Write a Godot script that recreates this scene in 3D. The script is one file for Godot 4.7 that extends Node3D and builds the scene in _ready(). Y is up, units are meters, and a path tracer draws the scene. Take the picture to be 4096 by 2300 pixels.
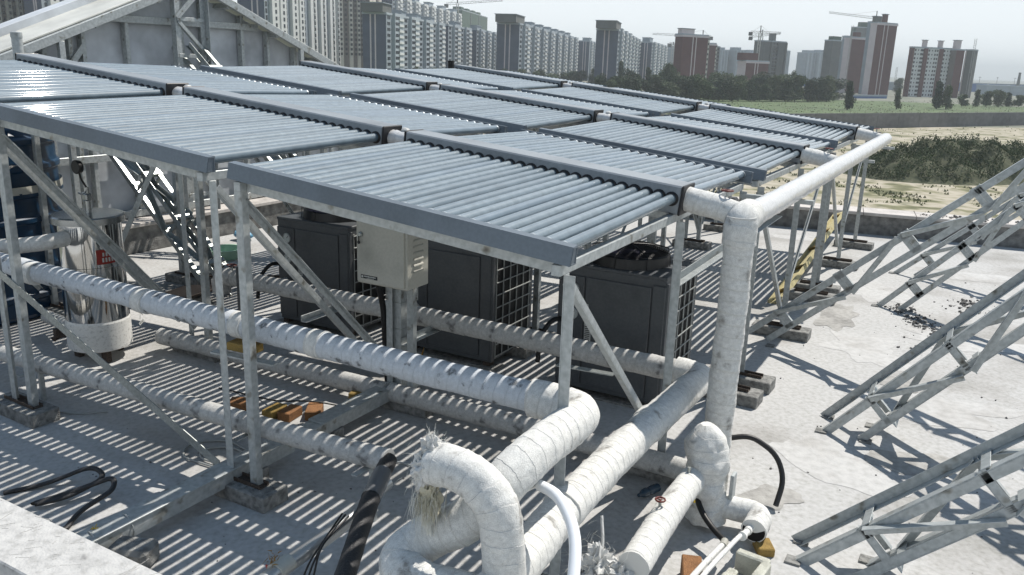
extends Node3D
# Roof with evacuated-tube solar collectors, insulated pipes and heat pumps; tower blocks behind.
const CAM := Vector3(1.46918, 2.50710, 4.56628)
const RIGHT := Vector3(0.86842741, 0.03079934, -0.4948588)
const UP := Vector3(-0.15535439, 0.96471289, -0.21258891)
const FWD := Vector3(-0.47084907, -0.26149653, -0.84256793)
const FOC := 3314.39
const GROUND := -12.5
const SLOPE := 0.0969
var M := {}
var taken := {}
var rng := RandomNumberGenerator.new()
var fnl := FastNoiseLite.new()

# ---------------------------------------------------------------- mesh building
class MB:
	var v := PackedVector3Array()
	var n := PackedVector3Array()
	var c := PackedColorArray()
	var uv := PackedVector2Array()
	var use_c := false
	var col := Color.WHITE
	func tri(a: Vector3, b: Vector3, d: Vector3) -> void:
		var nn := (b - a).cross(d - a).normalized()
		v.append(a); v.append(d); v.append(b)
		for i in 3:
			n.append(nn); uv.append(Vector2.ZERO)
			if use_c: c.append(col)
	func quad(a: Vector3, b: Vector3, d: Vector3, e: Vector3) -> void:
		tri(a, b, d); tri(a, d, e)
	func tri_out(a: Vector3, b: Vector3, d: Vector3, o: Vector3) -> void:
		if (b - a).cross(d - a).dot((a + b + d) / 3.0 - o) < 0.0: tri(a, d, b)
		else: tri(a, b, d)
	func quad_out(a: Vector3, b: Vector3, d: Vector3, e: Vector3, o: Vector3) -> void:
		tri_out(a, b, d, o); tri_out(a, d, e, o)
	func squad(a: Vector3, b: Vector3, d: Vector3, e: Vector3, na: Vector3, nb: Vector3, nd: Vector3, ne: Vector3, u := Vector4.ZERO) -> void:
		var ps := [a, d, b, a, e, d]
		var ns := [na, nd, nb, na, ne, nd]
		var us := [Vector2(u.x, u.z), Vector2(u.y, u.w), Vector2(u.x, u.w), Vector2(u.x, u.z), Vector2(u.y, u.z), Vector2(u.y, u.w)]
		for i in 6:
			v.append(ps[i]); n.append(ns[i]); uv.append(us[i])
			if use_c: c.append(col)
	# box with chamfered edges, B carries its axes
	func box(o: Vector3, s: Vector3, bev := 0.0, B := Basis.IDENTITY) -> void:
		var h := s * 0.5
		if bev <= 0.0:
			for ax in 3:
				for sg in [-1.0, 1.0]:
					var q := []
					for k in [[-1, -1], [1, -1], [1, 1], [-1, 1]]:
						var p := Vector3.ZERO
						p[ax] = sg * h[ax]; p[(ax + 1) % 3] = k[0] * h[(ax + 1) % 3]; p[(ax + 2) % 3] = k[1] * h[(ax + 2) % 3]
						q.append(o + B * p)
					quad_out(q[0], q[1], q[2], q[3], o)
			return
		var f := func(ax: int, sx: float, sy: float, sz: float) -> Vector3:
			var sg := Vector3(sx, sy, sz)
			var p := Vector3(sx * (h.x - bev), sy * (h.y - bev), sz * (h.z - bev))
			p[ax] = sg[ax] * h[ax]
			return o + B * p
		for s1 in [-1.0, 1.0]:
			quad_out(f.call(0, s1, -1, -1), f.call(0, s1, 1, -1), f.call(0, s1, 1, 1), f.call(0, s1, -1, 1), o)
			quad_out(f.call(1, -1, s1, -1), f.call(1, 1, s1, -1), f.call(1, 1, s1, 1), f.call(1, -1, s1, 1), o)
			quad_out(f.call(2, -1, -1, s1), f.call(2, 1, -1, s1), f.call(2, 1, 1, s1), f.call(2, -1, 1, s1), o)
			for s2 in [-1.0, 1.0]:
				quad_out(f.call(0, s1, s2, -1), f.call(0, s1, s2, 1), f.call(1, s1, s2, 1), f.call(1, s1, s2, -1), o)
				quad_out(f.call(0, s1, -1, s2), f.call(0, s1, 1, s2), f.call(2, s1, 1, s2), f.call(2, s1, -1, s2), o)
				quad_out(f.call(1, -1, s1, s2), f.call(1, 1, s1, s2), f.call(2, 1, s1, s2), f.call(2, -1, s1, s2), o)
				for s3 in [-1.0, 1.0]:
					tri_out(f.call(0, s1, s2, s3), f.call(1, s1, s2, s3), f.call(2, s1, s2, s3), o)
	func frame(a: Vector3, b: Vector3, up: Vector3) -> Basis:
		var x := (b - a).normalized()
		var z := x.cross(up).normalized()
		return Basis(x, z.cross(x).normalized(), z)
	func bar(a: Vector3, b: Vector3, w: float, h: float, up := Vector3.UP, bev := 0.0) -> void:
		box((a + b) * 0.5, Vector3(a.distance_to(b), h, w), bev, frame(a, b, up))
	# angle steel: two thin legs meeting in the line a-b
	func angle(a: Vector3, b: Vector3, leg: float, up: Vector3, side := 1.0, t := 0.006) -> void:
		var B := frame(a, b, up)
		var m := (a + b) * 0.5
		var l := a.distance_to(b)
		box(m + B * Vector3(0, leg * 0.5, 0), Vector3(l, leg, t), 0.0012, B)
		box(m + B * Vector3(0, t * 0.5, side * (leg * 0.5 + t * 0.5)), Vector3(l, t, leg - t * 0.2), 0.0012, B)
	func tube(pts: Array, rad: float, sides := 12, caps := true, shape = null) -> void:
		var np := pts.size()
		var t0 := ((pts[1] as Vector3) - (pts[0] as Vector3)).normalized()
		var nx := t0.cross(Vector3.UP)
		if nx.length() < 0.05: nx = t0.cross(Vector3.RIGHT)
		nx = nx.normalized()
		var rings := []
		var lens := 0.0
		for i in np:
			var p: Vector3 = pts[i]
			var tg: Vector3 = ((pts[mini(i + 1, np - 1)] as Vector3) - (pts[maxi(i - 1, 0)] as Vector3)).normalized()
			nx = (nx - tg * nx.dot(tg)).normalized()
			var ny := tg.cross(nx)
			if i > 0: lens += p.distance_to(pts[i - 1])
			var ring := []
			for k in sides + 1:
				var th := TAU * float(k % sides) / sides
				var r := rad
				if shape != null: r = shape.call(lens, th, rad)
				ring.append(p + (nx * cos(th) + ny * sin(th)) * r)
			rings.append(ring)
		var norm := []
		for i in np:
			var row := []
			for k in sides + 1:
				var kk := k % sides
				var du: Vector3 = rings[i][(kk + 1) % sides] - rings[i][(kk + sides - 1) % sides]
				var dv: Vector3 = rings[mini(i + 1, np - 1)][kk] - rings[maxi(i - 1, 0)][kk]
				row.append(du.cross(dv).normalized())
			norm.append(row)
		var s0 := 0.0
		for i in np - 1:
			var s1 := s0 + (pts[i] as Vector3).distance_to(pts[i + 1])
			for k in sides:
				squad(rings[i][k], rings[i][k + 1], rings[i + 1][k + 1], rings[i + 1][k], norm[i][k], norm[i][k + 1], norm[i + 1][k + 1], norm[i + 1][k], Vector4(s0, s1, float(k) / sides, float(k + 1) / sides))
			s0 = s1
		if caps:
			for k in sides:
				tri(pts[0], rings[0][k + 1], rings[0][k]); tri(pts[np - 1], rings[np - 1][k], rings[np - 1][k + 1])
	# surface of revolution about y; profile of (radius, height)
	func lathe(prof: Array, sides := 24, o := Vector3.ZERO, B := Basis.IDENTITY) -> void:
		for i in prof.size() - 1:
			var p: Vector2 = prof[i]
			var q: Vector2 = prof[i + 1]
			var d := q - p
			var nr := Vector2(d.y, -d.x).normalized()
			for k in sides:
				var a := TAU * k / sides
				var b := TAU * (k + 1) / sides
				var ca := Vector3(cos(a), 0, sin(a))
				var cb := Vector3(cos(b), 0, sin(b))
				var na := B * (ca * nr.x + Vector3.UP * nr.y)
				var nb := B * (cb * nr.x + Vector3.UP * nr.y)
				squad(o + B * (cb * p.x + Vector3.UP * p.y), o + B * (ca * p.x + Vector3.UP * p.y), o + B * (ca * q.x + Vector3.UP * q.y), o + B * (cb * q.x + Vector3.UP * q.y), nb, na, na, nb)
	func mesh() -> ArrayMesh:
		var arr := []
		arr.resize(Mesh.ARRAY_MAX)
		arr[Mesh.ARRAY_VERTEX] = v
		arr[Mesh.ARRAY_NORMAL] = n
		arr[Mesh.ARRAY_TEX_UV] = uv
		if use_c: arr[Mesh.ARRAY_COLOR] = c
		var m := ArrayMesh.new()
		m.add_surface_from_arrays(Mesh.PRIMITIVE_TRIANGLES, arr)
		return m

func mb() -> MB: return MB.new()
func numbered(called: String) -> String:
	var k: int = taken.get(called, 0)
	taken[called] = k + 1
	return called if k == 0 else "%s_%03d" % [called, k]
func inst(called: String, mesh: Mesh, m: Material, parent: Node) -> MeshInstance3D:
	var o := MeshInstance3D.new()
	o.name = numbered(called) if parent == self else called
	o.mesh = mesh
	o.material_override = m
	o.cast_shadow = GeometryInstance3D.SHADOW_CASTING_SETTING_ON
	parent.add_child(o, true)
	return o
func part(called: String, b: MB, m: Material, parent: Node) -> MeshInstance3D: return inst(called, b.mesh(), m, parent)
func thing(called: String, label: String, category: String, at := Vector3.ZERO, group := "", turn := 0.0) -> Node3D:
	var o := Node3D.new()
	o.name = numbered(called)
	add_child(o)
	o.position = at
	o.rotation.y = turn
	tag(o, label, category, group)
	return o
func tag(o: Node, label: String, category: String, group := "", kind := "") -> void:
	if label: o.set_meta("label", label)
	if category: o.set_meta("category", category)
	if group: o.set_meta("group", group)
	if kind: o.set_meta("kind", kind)
func structure(called: String, b: MB, m: Material, label := "") -> MeshInstance3D:
	var o := part(called, b, m, self)
	o.set_meta("kind", "structure")
	if label: o.set_meta("label", label)
	return o
func copy(o: Node3D, label := "") -> Node3D:
	var r: Node3D = o.duplicate()
	r.name = numbered(String(o.name))
	add_child(r)
	if label: r.set_meta("label", label)
	return r

# ---------------------------------------------------------------- photo pixels (4096 wide) to directions
func ray(px: float, py: float) -> Vector3: return FWD + RIGHT * ((px - 2048.0) / FOC) - UP * ((py - 1150.0) / FOC)
func on_y(px: float, py: float, y: float) -> Vector3:
	var d := ray(px, py)
	return CAM + d * ((y - CAM.y) / d.y)
func depth_at(px: float, dep: float, y: float) -> Vector3:   # a point at column px of the horizon, dep metres ahead, at height y
	var hy := 186.0 + px * 0.0318
	var p := CAM + ray(px, hy) * dep
	return Vector3(p.x, y, p.z)

# ---------------------------------------------------------------- materials
func noise_tex(ramp: Array, freq: float, seed_: int, size := 512, oct := 4, type := FastNoiseLite.TYPE_SIMPLEX_SMOOTH, contrast := 0.0) -> NoiseTexture2D:
	var nz := FastNoiseLite.new()
	nz.seed = seed_; nz.frequency = freq; nz.fractal_octaves = oct; nz.noise_type = type
	var t := NoiseTexture2D.new()
	t.width = size; t.height = size; t.seamless = true; t.noise = nz
	var g := Gradient.new()
	var offs := PackedFloat32Array()
	var cols := PackedColorArray()
	for r in ramp:
		offs.append(r[0]); cols.append(r[1])
	g.offsets = offs; g.colors = cols
	t.color_ramp = g
	return t
func grey(x: float) -> Color: return Color(x, x, x)
func bump_tex(freq: float, seed_: int, oct := 4, size := 512) -> NoiseTexture2D:
	return noise_tex([[0.0, Color.BLACK], [1.0, Color.WHITE]], freq, seed_, size, oct)
func plain(col: Color, rough := 0.7, metal := 0.0) -> StandardMaterial3D:
	var m := StandardMaterial3D.new()
	m.albedo_color = col; m.roughness = rough; m.metallic = metal
	return m
func tex(t: Texture2D, scale: float, rough := 0.8, metal := 0.0, bump: Texture2D = null, bs := 0.0, tint := Color.WHITE) -> StandardMaterial3D:
	var m := plain(tint, rough, metal)
	m.albedo_texture = t
	m.uv1_triplanar = true; m.uv1_world_triplanar = true
	m.uv1_scale = Vector3.ONE * scale
	if bump:
		m.heightmap_enabled = true; m.heightmap_texture = bump; m.heightmap_scale = bs
	return m
func over(m: StandardMaterial3D, t: Texture2D, scale: float) -> StandardMaterial3D:   # a second, coarser pattern multiplied on
	m.detail_enabled = true; m.detail_albedo = t
	m.detail_blend_mode = BaseMaterial3D.BLEND_MODE_MUL
	m.detail_uv_layer = BaseMaterial3D.DETAIL_UV_2
	m.uv2_triplanar = true; m.uv2_world_triplanar = true
	m.uv2_scale = Vector3.ONE * scale
	return m
# cloth bandage for pipes, mapped along and around the pipe: weave, lap edges with grime in them, blotches of dirt and mould
func bandage(seed_: int, base: Color, var_: float, line_: float, dirt: Color, share: float, soft: float, rough := 0.85) -> StandardMaterial3D:
	var S := 1024
	var T := 384
	var fields := []
	for q in [[0.20, 2], [0.008, 6], [0.040, 4], [0.005, 3]]:
		var nz := FastNoiseLite.new()
		nz.seed = seed_ * 7 + fields.size(); nz.frequency = q[0]; nz.fractal_octaves = q[1]; nz.noise_type = FastNoiseLite.TYPE_SIMPLEX_SMOOTH
		var im := nz.get_seamless_image(S, T)
		im.convert(Image.FORMAT_L8)
		fields.append(im.get_data())
	var d0: PackedByteArray = fields[0]
	var d1: PackedByteArray = fields[1]
	var d2: PackedByteArray = fields[2]
	var d3: PackedByteArray = fields[3]
	var rgb := PackedByteArray()
	rgb.resize(S * T * 3)
	var hgt := PackedByteArray()
	hgt.resize(S * T)
	for y in T:
		var v := float(y) / T
		for x in S:
			var i := y * S + x
			var f0: float = d0[i] / 255.0
			var f1: float = d1[i] / 255.0
			var f2: float = d2[i] / 255.0
			var f3: float = d3[i] / 255.0
			var ph := float(x) / S * 19.0 + v + (f3 - 0.5) * 0.22 + (f2 - 0.5) * 0.10
			var saw := ph - floorf(ph)
			var edge := clampf(1.0 - absf(saw - 0.06) / 0.07, 0.0, 1.0) * clampf((f2 - 0.22) * 2.2, 0.0, 1.0) * line_
			edge = maxf(edge, clampf(1.0 - absf(saw - 0.5 - (f2 - 0.5) * 0.3) / 0.03, 0.0, 1.0) * clampf((f1 - 0.55) * 5.0, 0.0, 1.0) * line_ * 0.5)
			var k := 1.0 + var_ * (f0 - 0.5) + var_ * 0.8 * (f2 - 0.5)
			var dd := clampf((share - f1 + (f0 - 0.5) * 0.22 + (f2 - 0.5) * 0.22) / soft, 0.0, 1.0)
			var col := Color(base.r * k, base.g * k, base.b * k).lerp(dirt, maxf(dd * 0.85, edge))
			rgb[i * 3] = clampi(int(col.r * 255.0), 0, 255)
			rgb[i * 3 + 1] = clampi(int(col.g * 255.0), 0, 255)
			rgb[i * 3 + 2] = clampi(int(col.b * 255.0), 0, 255)
			hgt[i] = clampi(int(255.0 * (0.62 * saw + 0.22 * f0 + 0.16 * f2)), 0, 255)
	var m := plain(Color.WHITE, rough)
	m.albedo_texture = ImageTexture.create_from_image(Image.create_from_data(S, T, false, Image.FORMAT_RGB8, rgb))
	m.heightmap_enabled = true
	m.heightmap_texture = ImageTexture.create_from_image(Image.create_from_data(S, T, false, Image.FORMAT_L8, hgt))
	m.heightmap_scale = 0.45
	m.uv1_scale = Vector3(0.77, 1, 1)
	return m
func materials() -> void:
	var fine := bump_tex(0.05, 3)
	var grain := bump_tex(0.12, 9)
	var mott := noise_tex([[0.0, grey(0.80)], [0.4, grey(0.93)], [0.6, grey(0.98)], [1.0, grey(1.0)]], 0.008, 21)
	var mott2 := noise_tex([[0.0, Color(0.82, 0.815, 0.80)], [0.3, Color(0.93, 0.925, 0.92)], [0.5, grey(0.98)], [1.0, grey(1.0)]], 0.006, 33)
	# roof screed: pale cement with scuffs, patches and dirt specks
	M.screed = over(tex(noise_tex([[0.0, Color(0.60, 0.60, 0.59)], [0.3, Color(0.67, 0.67, 0.66)], [0.5, Color(0.695, 0.695, 0.69)], [0.72, Color(0.715, 0.715, 0.71)], [1.0, Color(0.745, 0.745, 0.735)]], 0.03, 5, 1024, 7), 0.6, 0.92, 0.0, grain, 0.2), mott2, 0.23)
	M.patch = over(tex(noise_tex([[0.0, Color(0.67, 0.67, 0.66)], [0.5, Color(0.725, 0.725, 0.72)], [1.0, Color(0.76, 0.76, 0.75)]], 0.03, 6, 512, 5), 0.8, 0.92, 0.0, grain, 0.2), mott2, 0.4)
	M.stain = over(tex(noise_tex([[0.0, Color(0.57, 0.565, 0.55)], [0.5, Color(0.645, 0.64, 0.625)], [1.0, Color(0.70, 0.695, 0.68)]], 0.03, 7, 512, 5), 0.8, 0.92, 0.0, grain, 0.2), mott, 0.5)
	M.concrete = over(tex(noise_tex([[0.0, Color(0.36, 0.36, 0.35)], [0.5, Color(0.52, 0.52, 0.51)], [1.0, Color(0.63, 0.63, 0.61)]], 0.03, 11, 512, 6), 1.1, 0.93, 0.0, grain, 0.5), mott, 0.7)
	M.parapet = over(tex(noise_tex([[0.0, Color(0.60, 0.60, 0.59)], [0.4, Color(0.70, 0.70, 0.695)], [1.0, Color(0.76, 0.76, 0.75)]], 0.025, 12, 512, 6), 1.0, 0.9, 0.0, grain, 0.25), noise_tex([[0.0, grey(0.6)], [0.2, grey(0.93)], [0.45, grey(1.0)], [1.0, grey(1.0)]], 0.011, 40, 512, 4), 1.1)
	M.coping = over(tex(noise_tex([[0.0, Color(0.70, 0.68, 0.66)], [1.0, Color(0.80, 0.78, 0.76)]], 0.04, 13), 0.6, 0.8), mott, 0.4)
	M.render = over(tex(noise_tex([[0.0, Color(0.34, 0.34, 0.34)], [0.5, Color(0.47, 0.47, 0.46)], [1.0, Color(0.58, 0.58, 0.57)]], 0.02, 14, 512, 6), 0.7, 0.95, 0.0, grain, 0.4), mott, 0.3)
	# metals and paints
	M.steel = over(tex(noise_tex([[0.0, Color(0.61, 0.63, 0.63)], [0.5, Color(0.69, 0.71, 0.71)], [1.0, Color(0.76, 0.775, 0.775)]], 0.03, 15, 512, 4), 1.4, 0.45, 0.3), noise_tex([[0.0, Color(0.50, 0.47, 0.44)], [0.13, Color(0.80, 0.78, 0.75)], [0.24, grey(0.97)], [1.0, grey(1.0)]], 0.012, 16), 0.8)
	M.bright = over(tex(noise_tex([[0.0, Color(0.62, 0.64, 0.63)], [1.0, Color(0.78, 0.80, 0.79)]], 0.05, 17), 1.6, 0.36, 0.7), mott, 0.6)
	M.rust = tex(noise_tex([[0.0, Color(0.16, 0.13, 0.11)], [0.5, Color(0.29, 0.25, 0.22)], [1.0, Color(0.42, 0.38, 0.34)]], 0.05, 18), 3.0, 0.8, 0.1, fine, 0.2)
	M.manifold = over(tex(noise_tex([[0.0, Color(0.525, 0.55, 0.57)], [1.0, Color(0.575, 0.60, 0.62)]], 0.06, 19), 1.2, 0.5, 0.1), mott, 0.3)
	M.tail = over(tex(noise_tex([[0.0, Color(0.39, 0.43, 0.465)], [1.0, Color(0.44, 0.48, 0.515)]], 0.06, 20), 1.2, 0.5, 0.1), mott, 0.3)
	M.cap = plain(Color(0.10, 0.10, 0.11), 0.5)
	M.rubber = plain(Color(0.045, 0.045, 0.05), 0.55)
	M.tubes = []
	for q in [[0.36, 0.425, 0.465, 0.5], [0.39, 0.455, 0.495, 0.8], [0.415, 0.475, 0.51, 1.1], [0.375, 0.445, 0.495, 0.35]]:
		var tc := Color(q[0], q[1], q[2])
		var g := tex(noise_tex([[0.0, tc.darkened(0.13)], [0.5, tc], [1.0, tc.lightened(0.12)]], 0.03, 22 + M.tubes.size(), 512, 6), q[3], 0.55, 0.0)
		g.clearcoat_enabled = true; g.clearcoat = 1.0; g.clearcoat_roughness = 0.04
		M.tubes.append(g)
	M.tip = plain(Color(0.60, 0.63, 0.65), 0.4, 0.5)
	M.frost = plain(Color(0.72, 0.75, 0.76), 0.3, 0.2)
	# pipe lagging
	var clothbump := noise_tex([[0.0, Color.BLACK], [1.0, Color.WHITE]], 0.035, 50, 512, 5)
	M.cloth = over(tex(noise_tex([[0.0, Color(0.70, 0.70, 0.69)], [0.3, Color(0.78, 0.78, 0.77)], [1.0, Color(0.84, 0.84, 0.83)]], 0.03, 23, 512, 6), 1.6, 0.85, 0.0, clothbump, 0.3), mott, 1.5)
	M.wrap = bandage(1, Color(0.80, 0.80, 0.785), 0.18, 0.17, Color(0.50, 0.49, 0.47), 0.24, 0.22)
	M.wrap_blue = bandage(2, Color(0.75, 0.77, 0.79), 0.13, 0.14, Color(0.34, 0.35, 0.36), 0.27, 0.18)
	M.wrap_dirty = bandage(3, Color(0.70, 0.70, 0.69), 0.24, 0.16, Color(0.33, 0.33, 0.33), 0.34, 0.26)
	M.wrap_film = bandage(4, Color(0.79, 0.79, 0.785), 0.14, 0.26, Color(0.52, 0.51, 0.50), 0.16, 0.2, 0.45)
	M.wrap_film.clearcoat_enabled = true; M.wrap_film.clearcoat = 0.8; M.wrap_film.clearcoat_roughness = 0.14
	M.fibre = plain(Color(0.86, 0.86, 0.83), 0.5)
	M.fibre_old = plain(Color(0.72, 0.70, 0.62), 0.7)
	M.foil = plain(Color(0.80, 0.81, 0.81), 0.28, 0.8)
	M.foam = tex(noise_tex([[0.0, Color(0.10, 0.10, 0.105)], [1.0, Color(0.24, 0.24, 0.245)]], 0.05, 30), 3.0, 0.55, 0.0, fine, 0.3)
	M.film = plain(Color(0.35, 0.36, 0.37), 0.12)
	M.film.clearcoat_enabled = true; M.film.clearcoat = 1.0
	M.pvc = over(tex(noise_tex([[0.0, Color(0.84, 0.84, 0.82)], [1.0, Color(0.90, 0.90, 0.89)]], 0.05, 31), 2.0, 0.35), noise_tex([[0.0, grey(0.6)], [0.25, grey(0.92)], [0.4, grey(1.0)], [1.0, grey(1.0)]], 0.02, 32), 3.0)
	M.hose_white = plain(Color(0.90, 0.91, 0.92), 0.3)
	M.black = plain(Color(0.05, 0.05, 0.055), 0.5)
	M.dark = plain(Color(0.02, 0.02, 0.022), 0.9)
	M.red = plain(Color(0.36, 0.12, 0.09), 0.5)
	M.yellow = plain(Color(0.78, 0.66, 0.12), 0.5)
	M.cream = over(tex(noise_tex([[0.0, Color(0.66, 0.62, 0.45)], [1.0, Color(0.78, 0.74, 0.58)]], 0.04, 34), 1.5, 0.8), mott, 1.4)
	M.brass = plain(Color(0.62, 0.47, 0.18), 0.35, 0.8)
	# equipment
	M.casing = over(tex(noise_tex([[0.0, Color(0.29, 0.305, 0.32)], [1.0, Color(0.335, 0.35, 0.36)]], 0.06, 35), 1.0, 0.42), noise_tex([[0.0, grey(0.85)], [0.5, grey(0.97)], [1.0, Color(1, 1, 1)]], 0.01, 36), 0.8)
	M.coil = plain(Color(0.045, 0.05, 0.055), 0.7)
	M.grille = plain(Color(0.62, 0.63, 0.62), 0.45, 0.3)
	M.fan = plain(Color(0.07, 0.07, 0.22), 0.4)
	M.guard = plain(Color(0.05, 0.05, 0.06), 0.35)
	M.dial = plain(Color(0.74, 0.76, 0.75), 0.3)
	M.paper = tex(noise_tex([[0.0, Color(0.66, 0.67, 0.66)], [1.0, Color(0.82, 0.82, 0.80)]], 0.06, 38), 6.0, 0.8)
	M.ink = plain(Color(0.12, 0.13, 0.14), 0.7)
	M.beige = over(tex(noise_tex([[0.0, Color(0.70, 0.695, 0.655)], [1.0, Color(0.75, 0.745, 0.705)]], 0.05, 39), 1.4, 0.5), mott, 0.4)
	M.stainless = plain(Color(0.82, 0.82, 0.81), 0.07, 1.0)
	M.stainless_d = plain(Color(0.66, 0.67, 0.67), 0.25, 0.9)
	M.bluetank = over(tex(noise_tex([[0.0, Color(0.055, 0.19, 0.29)], [1.0, Color(0.07, 0.23, 0.35)]], 0.05, 41), 1.0, 0.3), mott, 0.6)
	M.redplate = plain(Color(0.55, 0.14, 0.10), 0.45)
	M.basin = plain(Color(0.66, 0.80, 0.70), 0.4)
	M.coral = plain(Color(0.72, 0.32, 0.28), 0.5)
	M.bottle = plain(Color(0.16, 0.24, 0.30), 0.25)
	M.bag = plain(Color(0.45, 0.66, 0.78), 0.35)
	M.brick_o = over(tex(noise_tex([[0.0, Color(0.42, 0.29, 0.18)], [0.5, Color(0.54, 0.38, 0.24)], [1.0, Color(0.62, 0.46, 0.30)]], 0.06, 42), 4.0, 0.9, 0.0, fine, 0.3), mott, 3.0)
	M.brick_y = over(tex(noise_tex([[0.0, Color(0.50, 0.41, 0.21)], [1.0, Color(0.66, 0.55, 0.31)]], 0.06, 43), 4.0, 0.9, 0.0, fine, 0.3), mott, 3.0)
	M.sheet = over(tex(noise_tex([[0.0, Color(0.75, 0.77, 0.79)], [1.0, Color(0.80, 0.82, 0.84)]], 0.02, 44), 0.7, 0.55), mott, 0.3)
	M.sheet_light = over(tex(noise_tex([[0.0, Color(0.80, 0.80, 0.77)], [1.0, Color(0.85, 0.85, 0.82)]], 0.02, 45), 0.6, 0.5), mott, 0.3)
	M.crumb = tex(noise_tex([[0.0, Color(0.24, 0.24, 0.24)], [1.0, Color(0.52, 0.51, 0.50)]], 0.09, 46), 8.0, 0.95)
	M.poly = over(tex(noise_tex([[0.0, Color(0.80, 0.80, 0.74)], [1.0, Color(0.90, 0.90, 0.85)]], 0.06, 47), 3.0, 0.85, 0.0, grain, 0.8), mott, 2.0)
	# ground and far things
	M.dirt = over(tex(noise_tex([[0.0, Color(0.42, 0.42, 0.33)], [0.3, Color(0.56, 0.54, 0.46)], [0.5, Color(0.63, 0.60, 0.53)], [1.0, Color(0.70, 0.675, 0.62)]], 0.016, 51, 1024, 7), 0.018, 0.95), noise_tex([[0.0, Color(0.42, 0.47, 0.34)], [0.32, Color(0.72, 0.74, 0.62)], [0.44, grey(1.0)], [1.0, grey(1.0)]], 0.02, 52, 512, 6), 0.011)
	M.field = over(tex(noise_tex([[0.0, Color(0.21, 0.30, 0.16)], [0.45, Color(0.29, 0.385, 0.21)], [0.65, Color(0.38, 0.42, 0.29)], [1.0, Color(0.47, 0.47, 0.38)]], 0.02, 53, 1024, 7), 0.02, 0.95), mott, 0.006)
	M.farland = tex(noise_tex([[0.0, Color(0.30, 0.34, 0.28)], [0.5, Color(0.42, 0.43, 0.38)], [1.0, Color(0.55, 0.54, 0.50)]], 0.02, 54, 512, 6), 0.004, 0.95)
	M.floodwall = over(tex(noise_tex([[0.0, Color(0.42, 0.42, 0.42)], [1.0, Color(0.53, 0.53, 0.525)]], 0.02, 55, 512, 5), 0.05, 0.95), mott, 0.02)
	M.leaf = plain(Color.WHITE, 0.8)
	M.leaf.vertex_color_use_as_albedo = true
	M.leaf.cull_mode = BaseMaterial3D.CULL_DISABLED
	M.leaf.backlight_enabled = true; M.leaf.backlight = Color(0.10, 0.14, 0.05)
	M.bark = plain(Color(0.25, 0.22, 0.19), 0.95)
	M.scrubsoil = tex(noise_tex([[0.0, Color(0.17, 0.20, 0.13)], [0.5, Color(0.27, 0.29, 0.20)], [1.0, Color(0.44, 0.42, 0.35)]], 0.03, 56, 512, 6), 0.06, 0.95)
	for w in [["w_navy", Color(0.27, 0.31, 0.38)], ["w_white", Color(0.80, 0.81, 0.80)], ["w_grey", Color(0.53, 0.57, 0.60)], ["w_palegrey", Color(0.63, 0.67, 0.695)], ["w_brown", Color(0.43, 0.40, 0.37)], ["w_cream", Color(0.73, 0.72, 0.67)], ["w_red", Color(0.34, 0.19, 0.175)], ["w_raw", Color(0.36, 0.37, 0.36)], ["w_net", Color(0.20, 0.30, 0.24)], ["w_blue", Color(0.30, 0.42, 0.62)], ["w_trim", Color(0.78, 0.74, 0.74)]]:
		var c: Color = w[1]
		M[w[0]] = tex(noise_tex([[0.0, c.darkened(0.08)], [1.0, c.lightened(0.05)]], 0.02, 60 + M.size(), 256, 4), 0.03, 0.85)
	M.glass = plain(Color(0.13, 0.15, 0.165), 0.25)
	M.crane = plain(Color(0.62, 0.62, 0.60), 0.6)
	M.crane_d = plain(Color(0.25, 0.26, 0.26), 0.7)

# ---------------------------------------------------------------- shared shapes
func rounded(pts: Array, rad: float, step := 0.02) -> Array:   # a polyline with its corners rounded, sampled every step
	var out := []
	var path := []
	path.append(pts[0])
	for i in range(1, pts.size() - 1):
		var p: Vector3 = pts[i]
		var a: Vector3 = pts[i - 1]
		var b: Vector3 = pts[i + 1]
		var r := minf(rad, minf(p.distance_to(a), p.distance_to(b)) * 0.49)
		var s := p + (a - p).normalized() * r
		var e := p + (b - p).normalized() * r
		for k in 9:
			var t := k / 8.0
			path.append(s.lerp(p, t).lerp(p.lerp(e, t), t))
	path.append(pts[pts.size() - 1])
	out.append(path[0])
	var left := step
	for i in path.size() - 1:
		var a: Vector3 = path[i]
		var b: Vector3 = path[i + 1]
		var l := a.distance_to(b)
		var at := left
		while at < l:
			out.append(a.lerp(b, at / l))
			at += step
		left = at - l
	if (out[out.size() - 1] as Vector3).distance_to(path[path.size() - 1]) < step * 0.4: out.pop_back()
	out.append(path[path.size() - 1])
	return out
# radius of a pipe bandaged with overlapping cloth: helical laps, lumps and sags
func lagging(seed_: float, pitch := 0.062, lap := 0.05, lump := 0.06) -> Callable:
	return func(s: float, th: float, r: float) -> float:
		var ph := s / pitch + th / TAU + fnl.get_noise_2d(s * 110.0 + seed_, 3.0) * 1.3
		var saw := pow(ph - floorf(ph), 3.0) * (0.4 + 1.1 * absf(fnl.get_noise_2d(floorf(ph) * 37.0, seed_ + cos(th) * 6.0)) * 2.0)
		var q := fnl.get_noise_3d(s * 90.0 + seed_, cos(th) * 22.0, sin(th) * 22.0)
		var q2 := fnl.get_noise_3d(s * 420.0, cos(th) * 90.0 + seed_, sin(th) * 90.0)
		return r * (1.0 + lap * (saw - 0.3) + lump * q + 0.022 * q2)
func pipe(parent: Node, called: String, pts: Array, r: float, m: Material, seed_: float, corner := 0.14, sides := 22, lap := 0.05, lump := 0.06) -> MeshInstance3D:
	var b := mb()
	b.tube(rounded(pts, corner, 0.014), r, sides, true, lagging(seed_, 0.055, lap, lump))
	return part(called, b, m, parent)
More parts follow.
